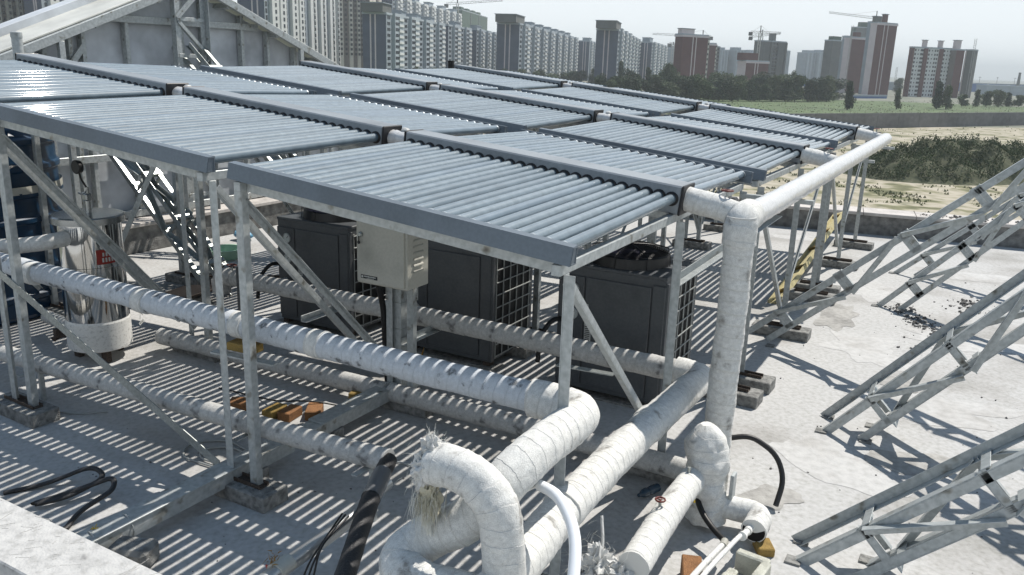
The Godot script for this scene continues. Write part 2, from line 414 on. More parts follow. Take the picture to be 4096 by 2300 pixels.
func line(pts: Array, corner := 0.1, step := 0.03) -> Array: return rounded(pts, corner, step)
func cable(parent: Node, called: String, pts: Array, r: float, m: Material, sides := 8, corner := 0.2) -> MeshInstance3D:
	var b := mb()
	b.tube(rounded(pts, corner, maxf(0.012, r * 1.6)), r, sides)
	return part(called, b, m, parent)
func tuft(parent: Node, called: String, o: Vector3, dir: Vector3, count: int, length: float, spread: float, droop: float, m: Material, width := 0.0016, base := 0.03) -> MeshInstance3D:
	var b := mb()
	for i in count:
		var p := o + Vector3(rng.randfn(0, 1), rng.randfn(0, 1), rng.randfn(0, 1)) * base
		var d := (dir + Vector3(rng.randfn(0, 1), rng.randfn(0, 1), rng.randfn(0, 1)) * spread).normalized()
		var l := length * rng.randf_range(0.35, 1.15)
		var pts := []
		var q := p
		var k := 6
		for j in k + 1:
			pts.append(q)
			d = (d + Vector3(rng.randfn(0, 0.12), -droop, rng.randfn(0, 0.12))).normalized()
			q += d * l / k
		b.tube(pts, width * rng.randf_range(0.6, 1.5), 3, false, func(s: float, _t: float, r: float) -> float: return r * clampf(1.25 - s / l, 0.15, 1.0))
	var o2 := part(called, b, m, parent)
	o2.set_meta("kind", "stuff")
	return o2

# ---------------------------------------------------------------- the place
func _ready() -> void:
	rng.seed = 20240611
	fnl.seed = 77; fnl.frequency = 0.05; fnl.fractal_octaves = 2
	var cam := Camera3D.new()
	cam.name = "camera"
	cam.transform = Transform3D(Basis(RIGHT, UP, -FWD).orthonormalized(), CAM)
	cam.fov = rad_to_deg(2.0 * atan(1150.0 / FOC))
	cam.near = 0.05; cam.far = 9000.0
	add_child(cam)
	cam.current = true
	var env := Environment.new()
	env.background_mode = Environment.BG_SKY
	var sm := ProceduralSkyMaterial.new()
	sm.sky_top_color = Color(0.31, 0.44, 0.58)
	sm.sky_horizon_color = Color(0.93, 0.95, 0.955)
	sm.sky_curve = 0.3
	sm.ground_horizon_color = Color(0.86, 0.88, 0.885)
	sm.ground_bottom_color = Color(0.42, 0.41, 0.38)
	sm.sun_angle_max = 1.0
	sm.energy_multiplier = 1.18
	var sky := Sky.new()
	sky.sky_material = sm
	env.sky = sky
	env.tonemap_mode = Environment.TONE_MAPPER_LINEAR
	env.tonemap_exposure = 1.16
	env.sdfgi_enabled = true; env.ssao_enabled = true; env.ssil_enabled = true
	env.fog_enabled = true
	env.fog_density = 0.00026
	env.fog_light_color = Color(0.90, 0.93, 0.94)
	var we := WorldEnvironment.new()
	we.name = "world_environment"
	we.environment = env
	add_child(we)
	var sun := DirectionalLight3D.new()
	sun.name = "sun"
	var sd := Vector3(0.184, 0.837, -0.515).normalized()   # towards the sun, read from the shadows and the glint on the tubes
	sun.light_energy = 1.6
	sun.light_color = Color(1.0, 0.975, 0.94)
	sun.light_angular_distance = 0.5
	sun.shadow_enabled = true
	add_child(sun)
	sun.look_at_from_position(Vector3.ZERO, -sd, Vector3.FORWARD)
	materials()
	roof_and_ground()
	print("ground")
	gable_and_trusses()
	collectors()
	print("collectors")
	equipment()
	pipes()
	small_things()
	print("small")
	city()
	vegetation()
	print("done")

func sheet_poly(pts: Array, y: float) -> MB:
	var b := mb()
	var p2 := PackedVector2Array()
	for p in pts: p2.append(Vector2(p.x, p.z))
	var ids := Geometry2D.triangulate_polygon(p2)
	for i in range(0, ids.size(), 3):
		var q := []
		for k in 3: q.append(Vector3(p2[ids[i + k]].x, y, p2[ids[i + k]].y))
		b.tri_out(q[0], q[1], q[2], Vector3(0, y - 1000.0, 0))
	return b
func blotch(c: Vector3, rx: float, rz: float, turn: float, seed_: float, n := 40) -> Array:
	var out := []
	for i in n:
		var a := TAU * i / n
		var k := 1.0 + fnl.get_noise_2d(cos(a) * 14.0 + seed_, sin(a) * 14.0) * 0.75
		var p := Vector3(cos(a) * rx * k, 0, sin(a) * rz * k).rotated(Vector3.UP, turn)
		out.append(c + p)
	return out

func roof_and_ground() -> void:
	# the flat ground, out to the horizon
	var b := mb()
	var P := 8000.0
	b.quad(Vector3(-P, GROUND, P), Vector3(P, GROUND, P), Vector3(P, GROUND, -P), Vector3(-P, GROUND, -P))
	structure("ground", b, M.farland)
	structure("dirt_ground", sheet_poly([on_y(5200, 520, GROUND), on_y(5200, 900, GROUND), on_y(2300, 1100, GROUND), on_y(600, 900, GROUND), on_y(900, 540, GROUND), on_y(2600, 500, GROUND)], GROUND + 0.03), M.dirt)
	structure("grass_field", sheet_poly([on_y(5200, 480, GROUND), on_y(4096, 497, GROUND), on_y(3500, 512, GROUND), on_y(2300, 530, GROUND), on_y(900, 500, GROUND), on_y(700, 340, GROUND), on_y(2300, 372, GROUND), on_y(3200, 396, GROUND), on_y(3500, 404, GROUND), on_y(4096, 428, GROUND), on_y(5200, 440, GROUND)], GROUND + 0.06), M.field)
	# roof slab with its edge; the cement screed lies on it
	b = mb()
	var fl := [Vector3(-8.6, 0, 12.0), Vector3(9.0, 0, 12.0), Vector3(9.0, 0, -11.3), Vector3(2.212, 0, -10.15), Vector3(-8.6, 0, -8.55)]
	for i in fl.size():
		var a: Vector3 = fl[i]
		var c: Vector3 = fl[(i + 1) % fl.size()]
		b.quad_out(a, c, c + Vector3(0, GROUND, 0), a + Vector3(0, GROUND, 0), Vector3(0, -6, 0))
	var top := sheet_poly(fl, 0.0)
	b.v.append_array(top.v); b.n.append_array(top.n); b.uv.append_array(top.uv)
	structure("roof_floor", b, M.screed, "pale cement roof floor with scuffs and patches")
	# trowelled patches and stains in the screed
	for q in [[1.45, -2.35, 0.55, 0.28, 0.2], [0.75, -3.6, 0.35, 0.5, 0.5], [1.9, -4.4, 0.7, 0.3, 0.1], [0.9, -0.9, 0.28, 0.4, 1.0], [-0.6, -8.8, 0.7, 0.22, 0.1], [1.6, -7.6, 0.8, 0.25, 0.2], [0.55, -6.0, 0.4, 0.5, 0.3]]:
		var o := structure("screed_patch", sheet_poly(blotch(Vector3(q[0], 0, q[1]), q[2], q[3], q[4], q[0] * 31.0), 0.0018), M.patch)
		o.position = Vector3.ZERO
	for q in [[1.35, -1.2, 0.3, 0.16, 0.4], [0.35, -4.6, 0.22, 0.5, 0.1], [1.15, -2.75, 0.22, 0.14, 0.0], [0.65, -0.2, 0.22, 0.12, 0.9], [-6.2, -1.0, 0.8, 0.4, 0.2]]:
		structure("screed_stain", sheet_poly(blotch(Vector3(q[0], 0, q[1]), q[2], q[3], q[4], q[0] * 17.0 + 5.0), 0.0034), M.stain)
	# far parapet: rendered wall under a coping of wide slabs
	var t := thing("parapet", "long low grey parapet with pale coping slabs at the far roof edge", "parapet", Vector3(0.124, 0, -9.83))
	var d := Vector3(1, 0, -0.1485).normalized()
	var nrm := Vector3(-0.1485, 0, -1).normalized()
	b = mb()
	b.bar(d * -8.75 + nrm * 0.13 + Vector3(0, 0.155, 0), d * 8.9 + nrm * 0.13 + Vector3(0, 0.155, 0), 0.26, 0.31, Vector3.UP)
	part("wall", b, M.render, t)
	var s := -8.8
	while s < 8.9:
		var l := 0.78
		b = mb()
		b.bar(d * (s + 0.004) + nrm * 0.24 + Vector3(0, 0.335 + 0.003 * fnl.get_noise_1d(s * 99.0), 0), d * (s + l - 0.004) + nrm * 0.24 + Vector3(0, 0.335, 0), 0.56, 0.05, Vector3.UP, 0.005)
		part("coping_slab", b, M.coping, t)
		s += l
	# left parapet that carries the gable
	t = thing("parapet", "rough stained concrete upstand under the gable panels beside green basin", "parapet", Vector3(-7.95, 0, -3.6))
	b = mb()
	b.box(Vector3(-0.08, 0.17, 0), Vector3(0.5, 0.34, 9.6), 0.01)
	part("wall", b, M.render, t)
	b = mb()
	b.box(Vector3(-0.08, 0.365, 0), Vector3(0.58, 0.05, 9.6), 0.008)
	part("coping_slab", b, M.coping, t)
	# near parapet, in the lower left corner
	t = thing("parapet", "broad scratched pale cement parapet top next to the steel trunking end", "parapet", Vector3(-2.2, 0, 2.86))
	b = mb()
	b.box(Vector3(-1.9, 0.25, 0.0), Vector3(6.2, 0.5, 0.29), 0.006)
	part("wall", b, M.parapet, t)
	b = mb()   # scratches gouged in its top
	for i in 60:
		var p := Vector3(rng.randf_range(-0.7, 1.2), 0.4996, rng.randf_range(-0.13, 0.12))
		var dir := Vector3(rng.randf_range(-0.3, 1.0), 0, rng.randf_range(-1.0, -0.1)).normalized()
		for j in rng.randi_range(2, 6):
			var q := p + dir * rng.randf_range(0.004, 0.02) + Vector3(rng.randfn(0, 0.002), 0, rng.randfn(0, 0.002))
			b.bar(p, q, rng.randf_range(0.0008, 0.0028), 0.0024)
			p = q + dir * rng.randf_range(-0.001, 0.004)
	var sc := part("scratch", b, M.stain, t)
	sc.set_meta("kind", "stuff")
	# wall beyond the yard
	var a0 := on_y(2000, 543, GROUND)
	var a1 := on_y(3502, 513, GROUND)
	var a2 := on_y(4096, 501, GROUND)
	var a3 := on_y(5000, 486, GROUND)
	t = thing("flood_wall", "long weathered grey concrete wall between the sandy yard and green field", "wall", Vector3(a1.x, GROUND, a1.z))
	var prev := a0
	for q in [a1, a2, a3]:
		var n := int(prev.distance_to(q) / 9.0)
		for i in n:
			var p0: Vector3 = prev.lerp(q, float(i) / n) - t.position
			var p1: Vector3 = prev.lerp(q, float(i + 1) / n) - t.position
			b = mb()
			b.bar(p0 + Vector3(0, 2.15, 0) + (p1 - p0) * 0.004, p1 + Vector3(0, 2.15, 0) - (p1 - p0) * 0.004, 0.5 + 0.05 * fnl.get_noise_1d(i * 57.0), 4.3)
			part("panel", b, M.floodwall, t)
		prev = q

func truss(called: String, label: String, foot: Vector3, lean: float, slope: float, length: float, gap_x: float, gap_z: float, m: Material) -> Node3D:
	# a raking lattice of four angle-steel chords; lean is +1 or -1 along x
	var t := thing(called, label, "steel truss", foot, "raking lattice trusses on the roof")
	var dir := Vector3(lean, slope, 0).normalized()
	var lad := [0.0, -gap_z] if gap_z > 0.2 else [0.0]
	for zz in lad:
		for xx in [0.0, gap_x * lean]:
			var b := mb()
			var p := Vector3(xx, -0.02, zz)
			b.angle(p, p + dir * length, 0.052, Vector3(0, 0, 1) if zz < 0.0 else Vector3(0, 0, -1), -1.0 if (xx == 0.0) else 1.0)
			part("chord", b, m, t)
		var s := 0.42
		var k := 0
		while s < length - 0.2:
			# ties across the ladder, then a diagonal to the next tie
			var p := Vector3(0, 0, zz) + dir * s
			var q := Vector3(gap_x * lean, 0, zz) + dir * (s - gap_x * 0.72)
			var b := mb()
			b.angle(p, q, 0.04, Vector3(0, 0, 1) if zz < 0.0 else Vector3(0, 0, -1), 1.0, 0.005)
			part("tie", b, m, t)
			if gap_z < 0.2:
				b = mb()
				b.angle(p + dir * 0.085, q + dir * 0.085, 0.04, Vector3(0, 0, -1), -1.0, 0.005)
				part("tie", b, m, t)
			if s + 0.62 < length:
				b = mb()
				if (k % 2 == 0) == (zz == 0.0): b.angle(p + dir * 0.03 + Vector3(0, 0, 0.009), Vector3(gap_x * lean, 0, zz + 0.009) + dir * (s + 0.62 - gap_x * 0.72), 0.042, Vector3(0, 0, 1), 1.0, 0.005)
				else: b.angle(q + dir * 0.03 + Vector3(0, 0, 0.009), Vector3(0, 0, zz + 0.009) + dir * (s + 0.62), 0.042, Vector3(0, 0, 1), 1.0, 0.005)
				part("diagonal", b, m, t)
			k += 1
			s += 0.64
	# links between the two ladders
	for xx in [0.0, gap_x * lean]:
		if gap_z < 0.2: break
		var s := 0.44 if xx == 0.0 else 0.44 - gap_x * 0.72 + 0.02
		while s < length - 0.2:
			var p := Vector3(xx, 0, 0) + dir * s
			var b := mb()
			b.angle(p, p + Vector3(0, 0, -gap_z), 0.05, dir, 1.0 if lean > 0.0 else -1.0, 0.005)
			part("link", b, m, t)
			s += 0.64
	for zz in lad:
		for xx in [0.02, gap_x + 0.02]:
			var b := mb()
			b.box(Vector3(xx * lean, 0.006 - foot.y, zz), Vector3(0.08, 0.012, 0.08), 0.002)
			part("foot_plate", b, M.concrete, t)
	return t

func gable_and_trusses() -> void:
	# right-hand trusses
	truss("raking_truss", "raking steel truss rising past the big shrub mound, foot beside concrete block", Vector3(-0.34, 0.06, -3.12), 1.0, 0.895, 4.6, 0.31, 0.06, M.steel)
	truss("raking_truss", "raking steel truss with its feet in the dark crumbs", Vector3(0.64, 0, -5.25), 1.0, 1.10, 3.6, 0.29, 0.07, M.steel)
	truss("raking_truss", "raking steel truss whose feet stand nearest the far parapet", Vector3(0.63, 0, -7.1), 1.0, 0.93, 3.6, 0.31, 0.06, M.steel)
	truss("raking_truss", "raking steel truss standing between the crumbs and the lowest truss", Vector3(0.73, 0, -1.38), 1.0, 1.16, 3.2, 0.30, 0.30, M.steel)
	truss("raking_truss", "lowest-angled raking steel truss with rust-stained feet on open cement floor", Vector3(0.90, 0, 0.43), 1.0, 0.96, 2.9, 0.34, 0.22, M.steel)
	# left-hand trusses that prop the gable
	truss("raking_truss", "shiny raking steel truss behind the collector posts beside green basin", Vector3(-5.34, 0, -1.4), -1.0, 0.94, 3.4, 0.28, 0.26, M.bright)
	truss("raking_truss", "shiny raking steel truss reaching the peak of the gable", Vector3(-4.72, 0, -3.2), -1.0, 0.83, 4.1, 0.30, 0.26, M.bright)
	# gable: sheeted pediment on studs, sloping edge beams, seen from behind
	var t := thing("gable_wall", "steel-framed gable with grey sheet panels and pale sloping edge seen from behind", "gable", Vector3(-7.9, 0, -3.4))
	var apex := Vector2(0.0, 3.45)
	var kz := 0.388
	var half := 4.7
	var studs := [-4.6, -3.9, -3.1, -2.0, -1.45, -0.95, -0.27, 0.1, 0.93, 1.53, 1.70, 2.03, 2.75, 3.5, 4.3]
	var line_y := func(z: float) -> float: return apex.y - kz * absf(z) - 0.04
	# panels between studs
	var cuts := [-4.6, -3.9, -3.1, -2.0, -0.95, 0.1, 0.93, 1.70, 2.75, 3.5, 4.3, 4.65]
	for i in cuts.size() - 1:
		var z0: float = cuts[i] + 0.006
		var z1: float = cuts[i + 1] - 0.006
		for half_i in 2:
			var b := mb()
			var x0 := -0.30
			var lo0 := 0.39 if half_i == 0 else 1.66
			var hi0: float = 1.645 if half_i == 0 else line_y.call(z0)
			var hi1: float = 1.645 if half_i == 0 else line_y.call(z1)
			if half_i == 0:
				hi0 = minf(hi0, line_y.call(z0)); hi1 = minf(hi1, line_y.call(z1))
			if hi0 < lo0 + 0.02 or hi1 < lo0 + 0.02: continue
			var mid := Vector3(x0 - 0.02, (lo0 + hi0) * 0.5, (z0 + z1) * 0.5)
			for dx in [0.0, -0.04]:
				b.quad_out(Vector3(x0 + dx, lo0, z0), Vector3(x0 + dx, lo0, z1), Vector3(x0 + dx, hi1, z1), Vector3(x0 + dx, hi0, z0), mid)
			b.quad_out(Vector3(x0, hi0, z0), Vector3(x0, hi1, z1), Vector3(x0 - 0.04, hi1, z1), Vector3(x0 - 0.04, hi0, z0), mid)
			part("sheet_panel", b, M.sheet, t)
	for z in studs:
		var b := mb()
		b.box(Vector3(-0.24, (0.39 + line_y.call(z)) * 0.5, z), Vector3(0.09, line_y.call(z) - 0.39, 0.055), 0.004)
		part("stud", b, M.steel, t)
	for y in [0.45, 1.2, 2.89]:
		var w: float = minf(4.6, (apex.y - 0.08 - y) / kz)
		var b := mb()
		b.box(Vector3(-0.20, y, 0.0), Vector3(0.05, 0.09, w * 2.0), 0.004)
		part("girt", b, M.steel, t)
	# sloping edge beams with the pale cover sheet on top
	for sg in [-1.0, 1.0]:
		var p0 := Vector3(0.0, apex.y, 0.0)
		var p1 := Vector3(0.0, apex.y - kz * half, sg * half)
		var upn := (p1 - p0).cross(Vector3.RIGHT).normalized()
		if upn.y < 0.0: upn = -upn
		var b := mb()
		b.bar(p0 + Vector3(0.0, -0.05, 0), p1 + Vector3(0.0, -0.05, 0), 0.06, 0.10, upn, 0.004)
		part("edge_beam", b, M.steel, t)
		b = mb()
		b.bar(p0 + Vector3(-0.36, 0.02, 0), p1 + Vector3(-0.36, 0.02, 0), 0.66, 0.02, upn, 0.003)
		part("cover_sheet", b, M.sheet_light, t)
		b = mb()
		b.bar(p0 + Vector3(-0.80, 0.06, 0), p1 + Vector3(-0.80, 0.06, 0), 0.24, 0.12, upn, 0.004)
		part("edge_trim", b, M.sheet, t)
		# inner purlins and short props seen under the slope
		for k in 5:
			var f := 0.12 + 0.19 * k
			var p := p0.lerp(p1, f)
			b = mb()
			b.bar(p + Vector3(-0.02, -0.09, 0), p + Vector3(-0.5, -0.09, 0), 0.05, 0.07, upn)
			part("purlin", b, M.steel, t)
	# front posts and the lattice mast under the peak
	for z in [-2.55, -1.92, 1.95, 2.32]:
		var b := mb()
		b.box(Vector3(0.0, (0.39 + line_y.call(z)) * 0.5 - 0.03, z), Vector3(0.06, line_y.call(z) - 0.45, 0.07), 0.004)
		part("post", b, M.steel, t)
	for z in [-0.10, 0.38]:
		var b := mb()
		b.angle(Vector3(0.03, 0.39, z), Vector3(0.03, line_y.call(z) - 0.1, z), 0.08, Vector3(0, 0, 1.0 if z < 0.0 else -1.0), 1.0, 0.007)
		part("mast_chord", b, M.steel, t)
	for k in 6:
		var y := 0.6 + 0.46 * k
		var b := mb()
		b.angle(Vector3(0.045, y, -0.08), Vector3(0.045, y, 0.36), 0.05, Vector3.UP, 1.0, 0.005)
		part("mast_tie", b, M.steel, t)
		b = mb()
		var up_z := -0.08 if k % 2 == 0 else 0.36
		b.angle(Vector3(0.055, y + 0.03, up_z), Vector3(0.055, y + 0.44, 0.28 - up_z), 0.045, Vector3.UP, 1.0, 0.005)
		part("mast_diagonal", b, M.steel, t)
	for q in [[1.55, 2.55, 2.1, 1.9], [0.1, 2.2, -0.9, 1.2], [2.75, 2.2, 3.5, 1.7]]:
		var b := mb()
		b.bar(Vector3(-0.17, q[1], q[0]), Vector3(-0.17, q[3], q[2]), 0.02, 0.07)
		part("brace", b, M.steel, t)
	t = thing("vent_pipe", "short grey vent pipe standing up behind the glinting collector", "pipe", Vector3(-7.2, 0, -0.54))
	var vb := mb()
	vb.tube([Vector3(0, 0, 0), Vector3(0, 1.2, 0), Vector3(0, 2.62, 0)], 0.05, 14)
	part("pipe", vb, M.steel, t)
	vb = mb()
	vb.lathe([Vector2(0.0, 2.66), Vector2(0.055, 2.65), Vector2(0.055, 2.60), Vector2(0.05, 2.60)], 16)
	part("cap", vb, M.steel, t)

# ---------------------------------------------------------------- collectors and their stands
func make_collector() -> Node3D:
	# origin: right end of the manifold, bottom edge of its near face
	var t := thing("solar_collector", "", "solar collector", Vector3.ZERO, "evacuated tube collectors in three rows")
	var L := 1.95
	var b := mb()
	b.box(Vector3(-L * 0.5, 0.084, -0.106), Vector3(L - 0.02, 0.168, 0.212), 0.009)
	part("manifold", b, M.manifold, t)
	for x in [-0.006, -L + 0.006]:
		b = mb()
		b.box(Vector3(x, 0.084, -0.106), Vector3(0.014, 0.174, 0.218), 0.005)
		part("end_cap", b, M.cap, t)
	var ringm := mb()
	ringm.lathe([Vector2(0.030, -0.012), Vector2(0.030, 0.012), Vector2(0.036, 0.010), Vector2(0.042, 0.004), Vector2(0.042, 0.0), Vector2(0.044, -0.004)], 16, Vector3.ZERO, Basis(Vector3.RIGHT, PI / 2))
	var ring_mesh := ringm.mesh()
	var tube_meshes := []
	for v in 3:
		var tb := mb()
		var r := 0.0287 + 0.0003 * v
		tb.tube([Vector3(0, 0, -0.01), Vector3(0, 0, 0.5), Vector3(0, 0, 1.0), Vector3(0, 0, 1.462)], r, 20, false)
		tube_meshes.append(tb.mesh())
	var tip := mb()
	tip.lathe([Vector2(0.0302, -0.012), Vector2(0.0315, -0.004), Vector2(0.0315, 0.006), Vector2(0.027, 0.02), Vector2(0.016, 0.03), Vector2(0.0, 0.034)], 16, Vector3.ZERO, Basis(Vector3.RIGHT, PI / 2))
	var tip_mesh := tip.mesh()
	var drop := atan(0.030 / 1.46)
	for side in 2:
		for i in 25:
			var x := -0.0619 - i * (L - 0.1238) / 24.0
			var o := inst("tube", tube_meshes[(i * 7 + side) % 3], M.tubes[(i * 5 + side * 3 + (i * i) / 7) % 4], t)
			o.position = Vector3(x, 0.088, 0.0 if side == 0 else -0.212)
			o.rotation = Vector3(drop, 0.0 if side == 0 else PI, 0)
			o.rotation.y += 0.0022 * sin(i * 5.1 + side)
			o.position.y += 0.0012 * sin(i * 3.3 + side * 2.0)
			var g := inst("seal", ring_mesh, M.rubber, t)
			g.position = Vector3(x, 0.088, 0.0 if side == 0 else -0.212)
			if side == 1: g.rotation.y = PI
			var e := inst("tube_cup", tip_mesh, M.tip, t)
			e.position = Vector3(x, 0.058, 1.452 if side == 0 else -0.212 - 1.452)
			if side == 1: e.rotation.y = PI
	# tail rails that hold the tube ends: trapezoid section, near face leaning out
	for side in 2:
		b = mb()
		var sec := [Vector2(1.462, 0.006), Vector2(1.526, 0.006), Vector2(1.513, 0.088), Vector2(1.470, 0.092), Vector2(1.470, 0.06)]
		var x0 := -L - 0.012
		var x1 := 0.012
		var cen := Vector3(-L * 0.5, 0.045, 1.495)
		for i in sec.size():
			var p: Vector2 = sec[i]
			var q: Vector2 = sec[(i + 1) % sec.size()]
			b.quad_out(Vector3(x0, p.y, p.x), Vector3(x1, p.y, p.x), Vector3(x1, q.y, q.x), Vector3(x0, q.y, q.x), cen)
		var o := part("tail_rail", b, M.tail, t)
		var ends := [o]
		for x in [x0, x1]:
			b = mb()
			for i in range(1, sec.size() - 1):
				b.tri_out(Vector3(x, sec[0].y, sec[0].x), Vector3(x, sec[i].y, sec[i].x), Vector3(x, sec[i + 1].y, sec[i + 1].x), cen)
			x += 0.001 if x > -1.0 else -0.001   # raised rim of the end plate
			b.bar(Vector3(x, 0.012, 1.472), Vector3(x, 0.012, 1.52), 0.003, 0.004)
			b.bar(Vector3(x, 0.084, 1.474), Vector3(x, 0.084, 1.508), 0.003, 0.004)
			b.bar(Vector3(x, 0.012, 1.520), Vector3(x, 0.084, 1.508), 0.003, 0.004, Vector3.BACK)
			b.bar(Vector3(x, 0.012, 1.472), Vector3(x, 0.084, 1.476), 0.003, 0.004, Vector3.BACK)
			ends.append(part("end_plate", b, M.tail, t))
		if side == 1:
			for q in ends:
				q.rotation.y = PI
				q.position = Vector3(-L, 0, -0.212)
	return t

func row_basis(row: int) -> Basis:
	var x := Vector3(1, -SLOPE, -0.0184 if row == 0 else 0.0).normalized()
	var z := Vector3(0.0184 if row == 0 else 0.0, 0, 1).normalized()
	z = (z - x * z.dot(x)).normalized()
	return Basis(x, z.cross(x), z)
const ROW_AT := [Vector3(0.0, 1.690, 0.0), Vector3(0.0154, 1.6885, -3.4237), Vector3(-0.0079, 1.6908, -6.9243)]
const STEP := 2.121

func make_stand(row: int, colm: int, label: String) -> void:
	var B := row_basis(row)
	var o: Vector3 = ROW_AT[row] - B.x * STEP * colm
	var t := thing("collector_stand", label, "steel stand", Vector3(o.x, 0, o.z), "angle steel stands under the collectors", 0.0184 if row == 0 else 0.0)
	var L := 1.95
	var ytop := func(x: float) -> float: return o.y - SLOPE * x - 0.003
	var xs := [-0.055, -L + 0.055]
	var zs := [1.45, -0.10, -1.62]
	for xi in 2:
		var x: float = xs[xi]
		var sx := 1.0 if xi == 0 else -1.0
		var y: float = ytop.call(x)
		# end rail in the tube direction
		var b := mb()
		b.box(Vector3(x, y - 0.025, -0.085), Vector3(0.045, 0.05, 3.2), 0.003)
		part("end_rail", b, M.steel, t)
		for zi in 3:
			b = mb()
			var z: float = zs[zi]
			b.angle(Vector3(x + 0.02 * sx, 0.10, z + 0.02), Vector3(x + 0.02 * sx, y - 0.05, z + 0.02), 0.048, Vector3(0, 0, -1), 1.0 if xi == 1 else -1.0)
			part("post", b, M.steel, t)
		# diagonal brace from the head of the near post to the foot of the middle one
		b = mb()
		b.angle(Vector3(x + 0.035 * sx, y - 0.10, 1.44), Vector3(x + 0.035 * sx, 0.30, 0.02), 0.034, Vector3(-sx, 0, 0), 1.0)
		part("brace", b, M.steel, t)
		if row > 0:
			b = mb()
			b.angle(Vector3(x + 0.035 * sx, 0.35, -0.12), Vector3(x + 0.035 * sx, y - 0.1, -1.6), 0.034, Vector3(-sx, 0, 0), 1.0)
			part("brace", b, M.steel, t)
	for z in zs:
		var b := mb()
		b.bar(Vector3(xs[0] - 0.024, ytop.call(xs[0] - 0.024) - 0.028, z), Vector3(xs[1] + 0.024, ytop.call(xs[1] + 0.024) - 0.028, z), 0.04, 0.05, Vector3.UP, 0.003)
		part("cross_rail", b, M.steel, t)
	if row == 0 and colm == 1:
		var b := mb()
		b.bar(Vector3(-2.10, 1.04, 1.475), Vector3(-0.10, 0.16, 1.475), 0.006, 0.055)
		part("front_brace", b, M.bright, t)
	if row == 0 and colm == 0:
		var b := mb()
		b.bar(Vector3(-0.06, 0.94, 0.72), Vector3(-0.40, 0.92, 0.70), 0.045, 0.006)
		part("strap", b, M.bright, t)
	if row == 0 and colm == 2:
		var b := mb()
		b.bar(Vector3(-0.10, 1.95, -0.12), Vector3(-1.42, 0.10, -0.12), 0.006, 0.055)
		part("mid_brace", b, M.steel, t)

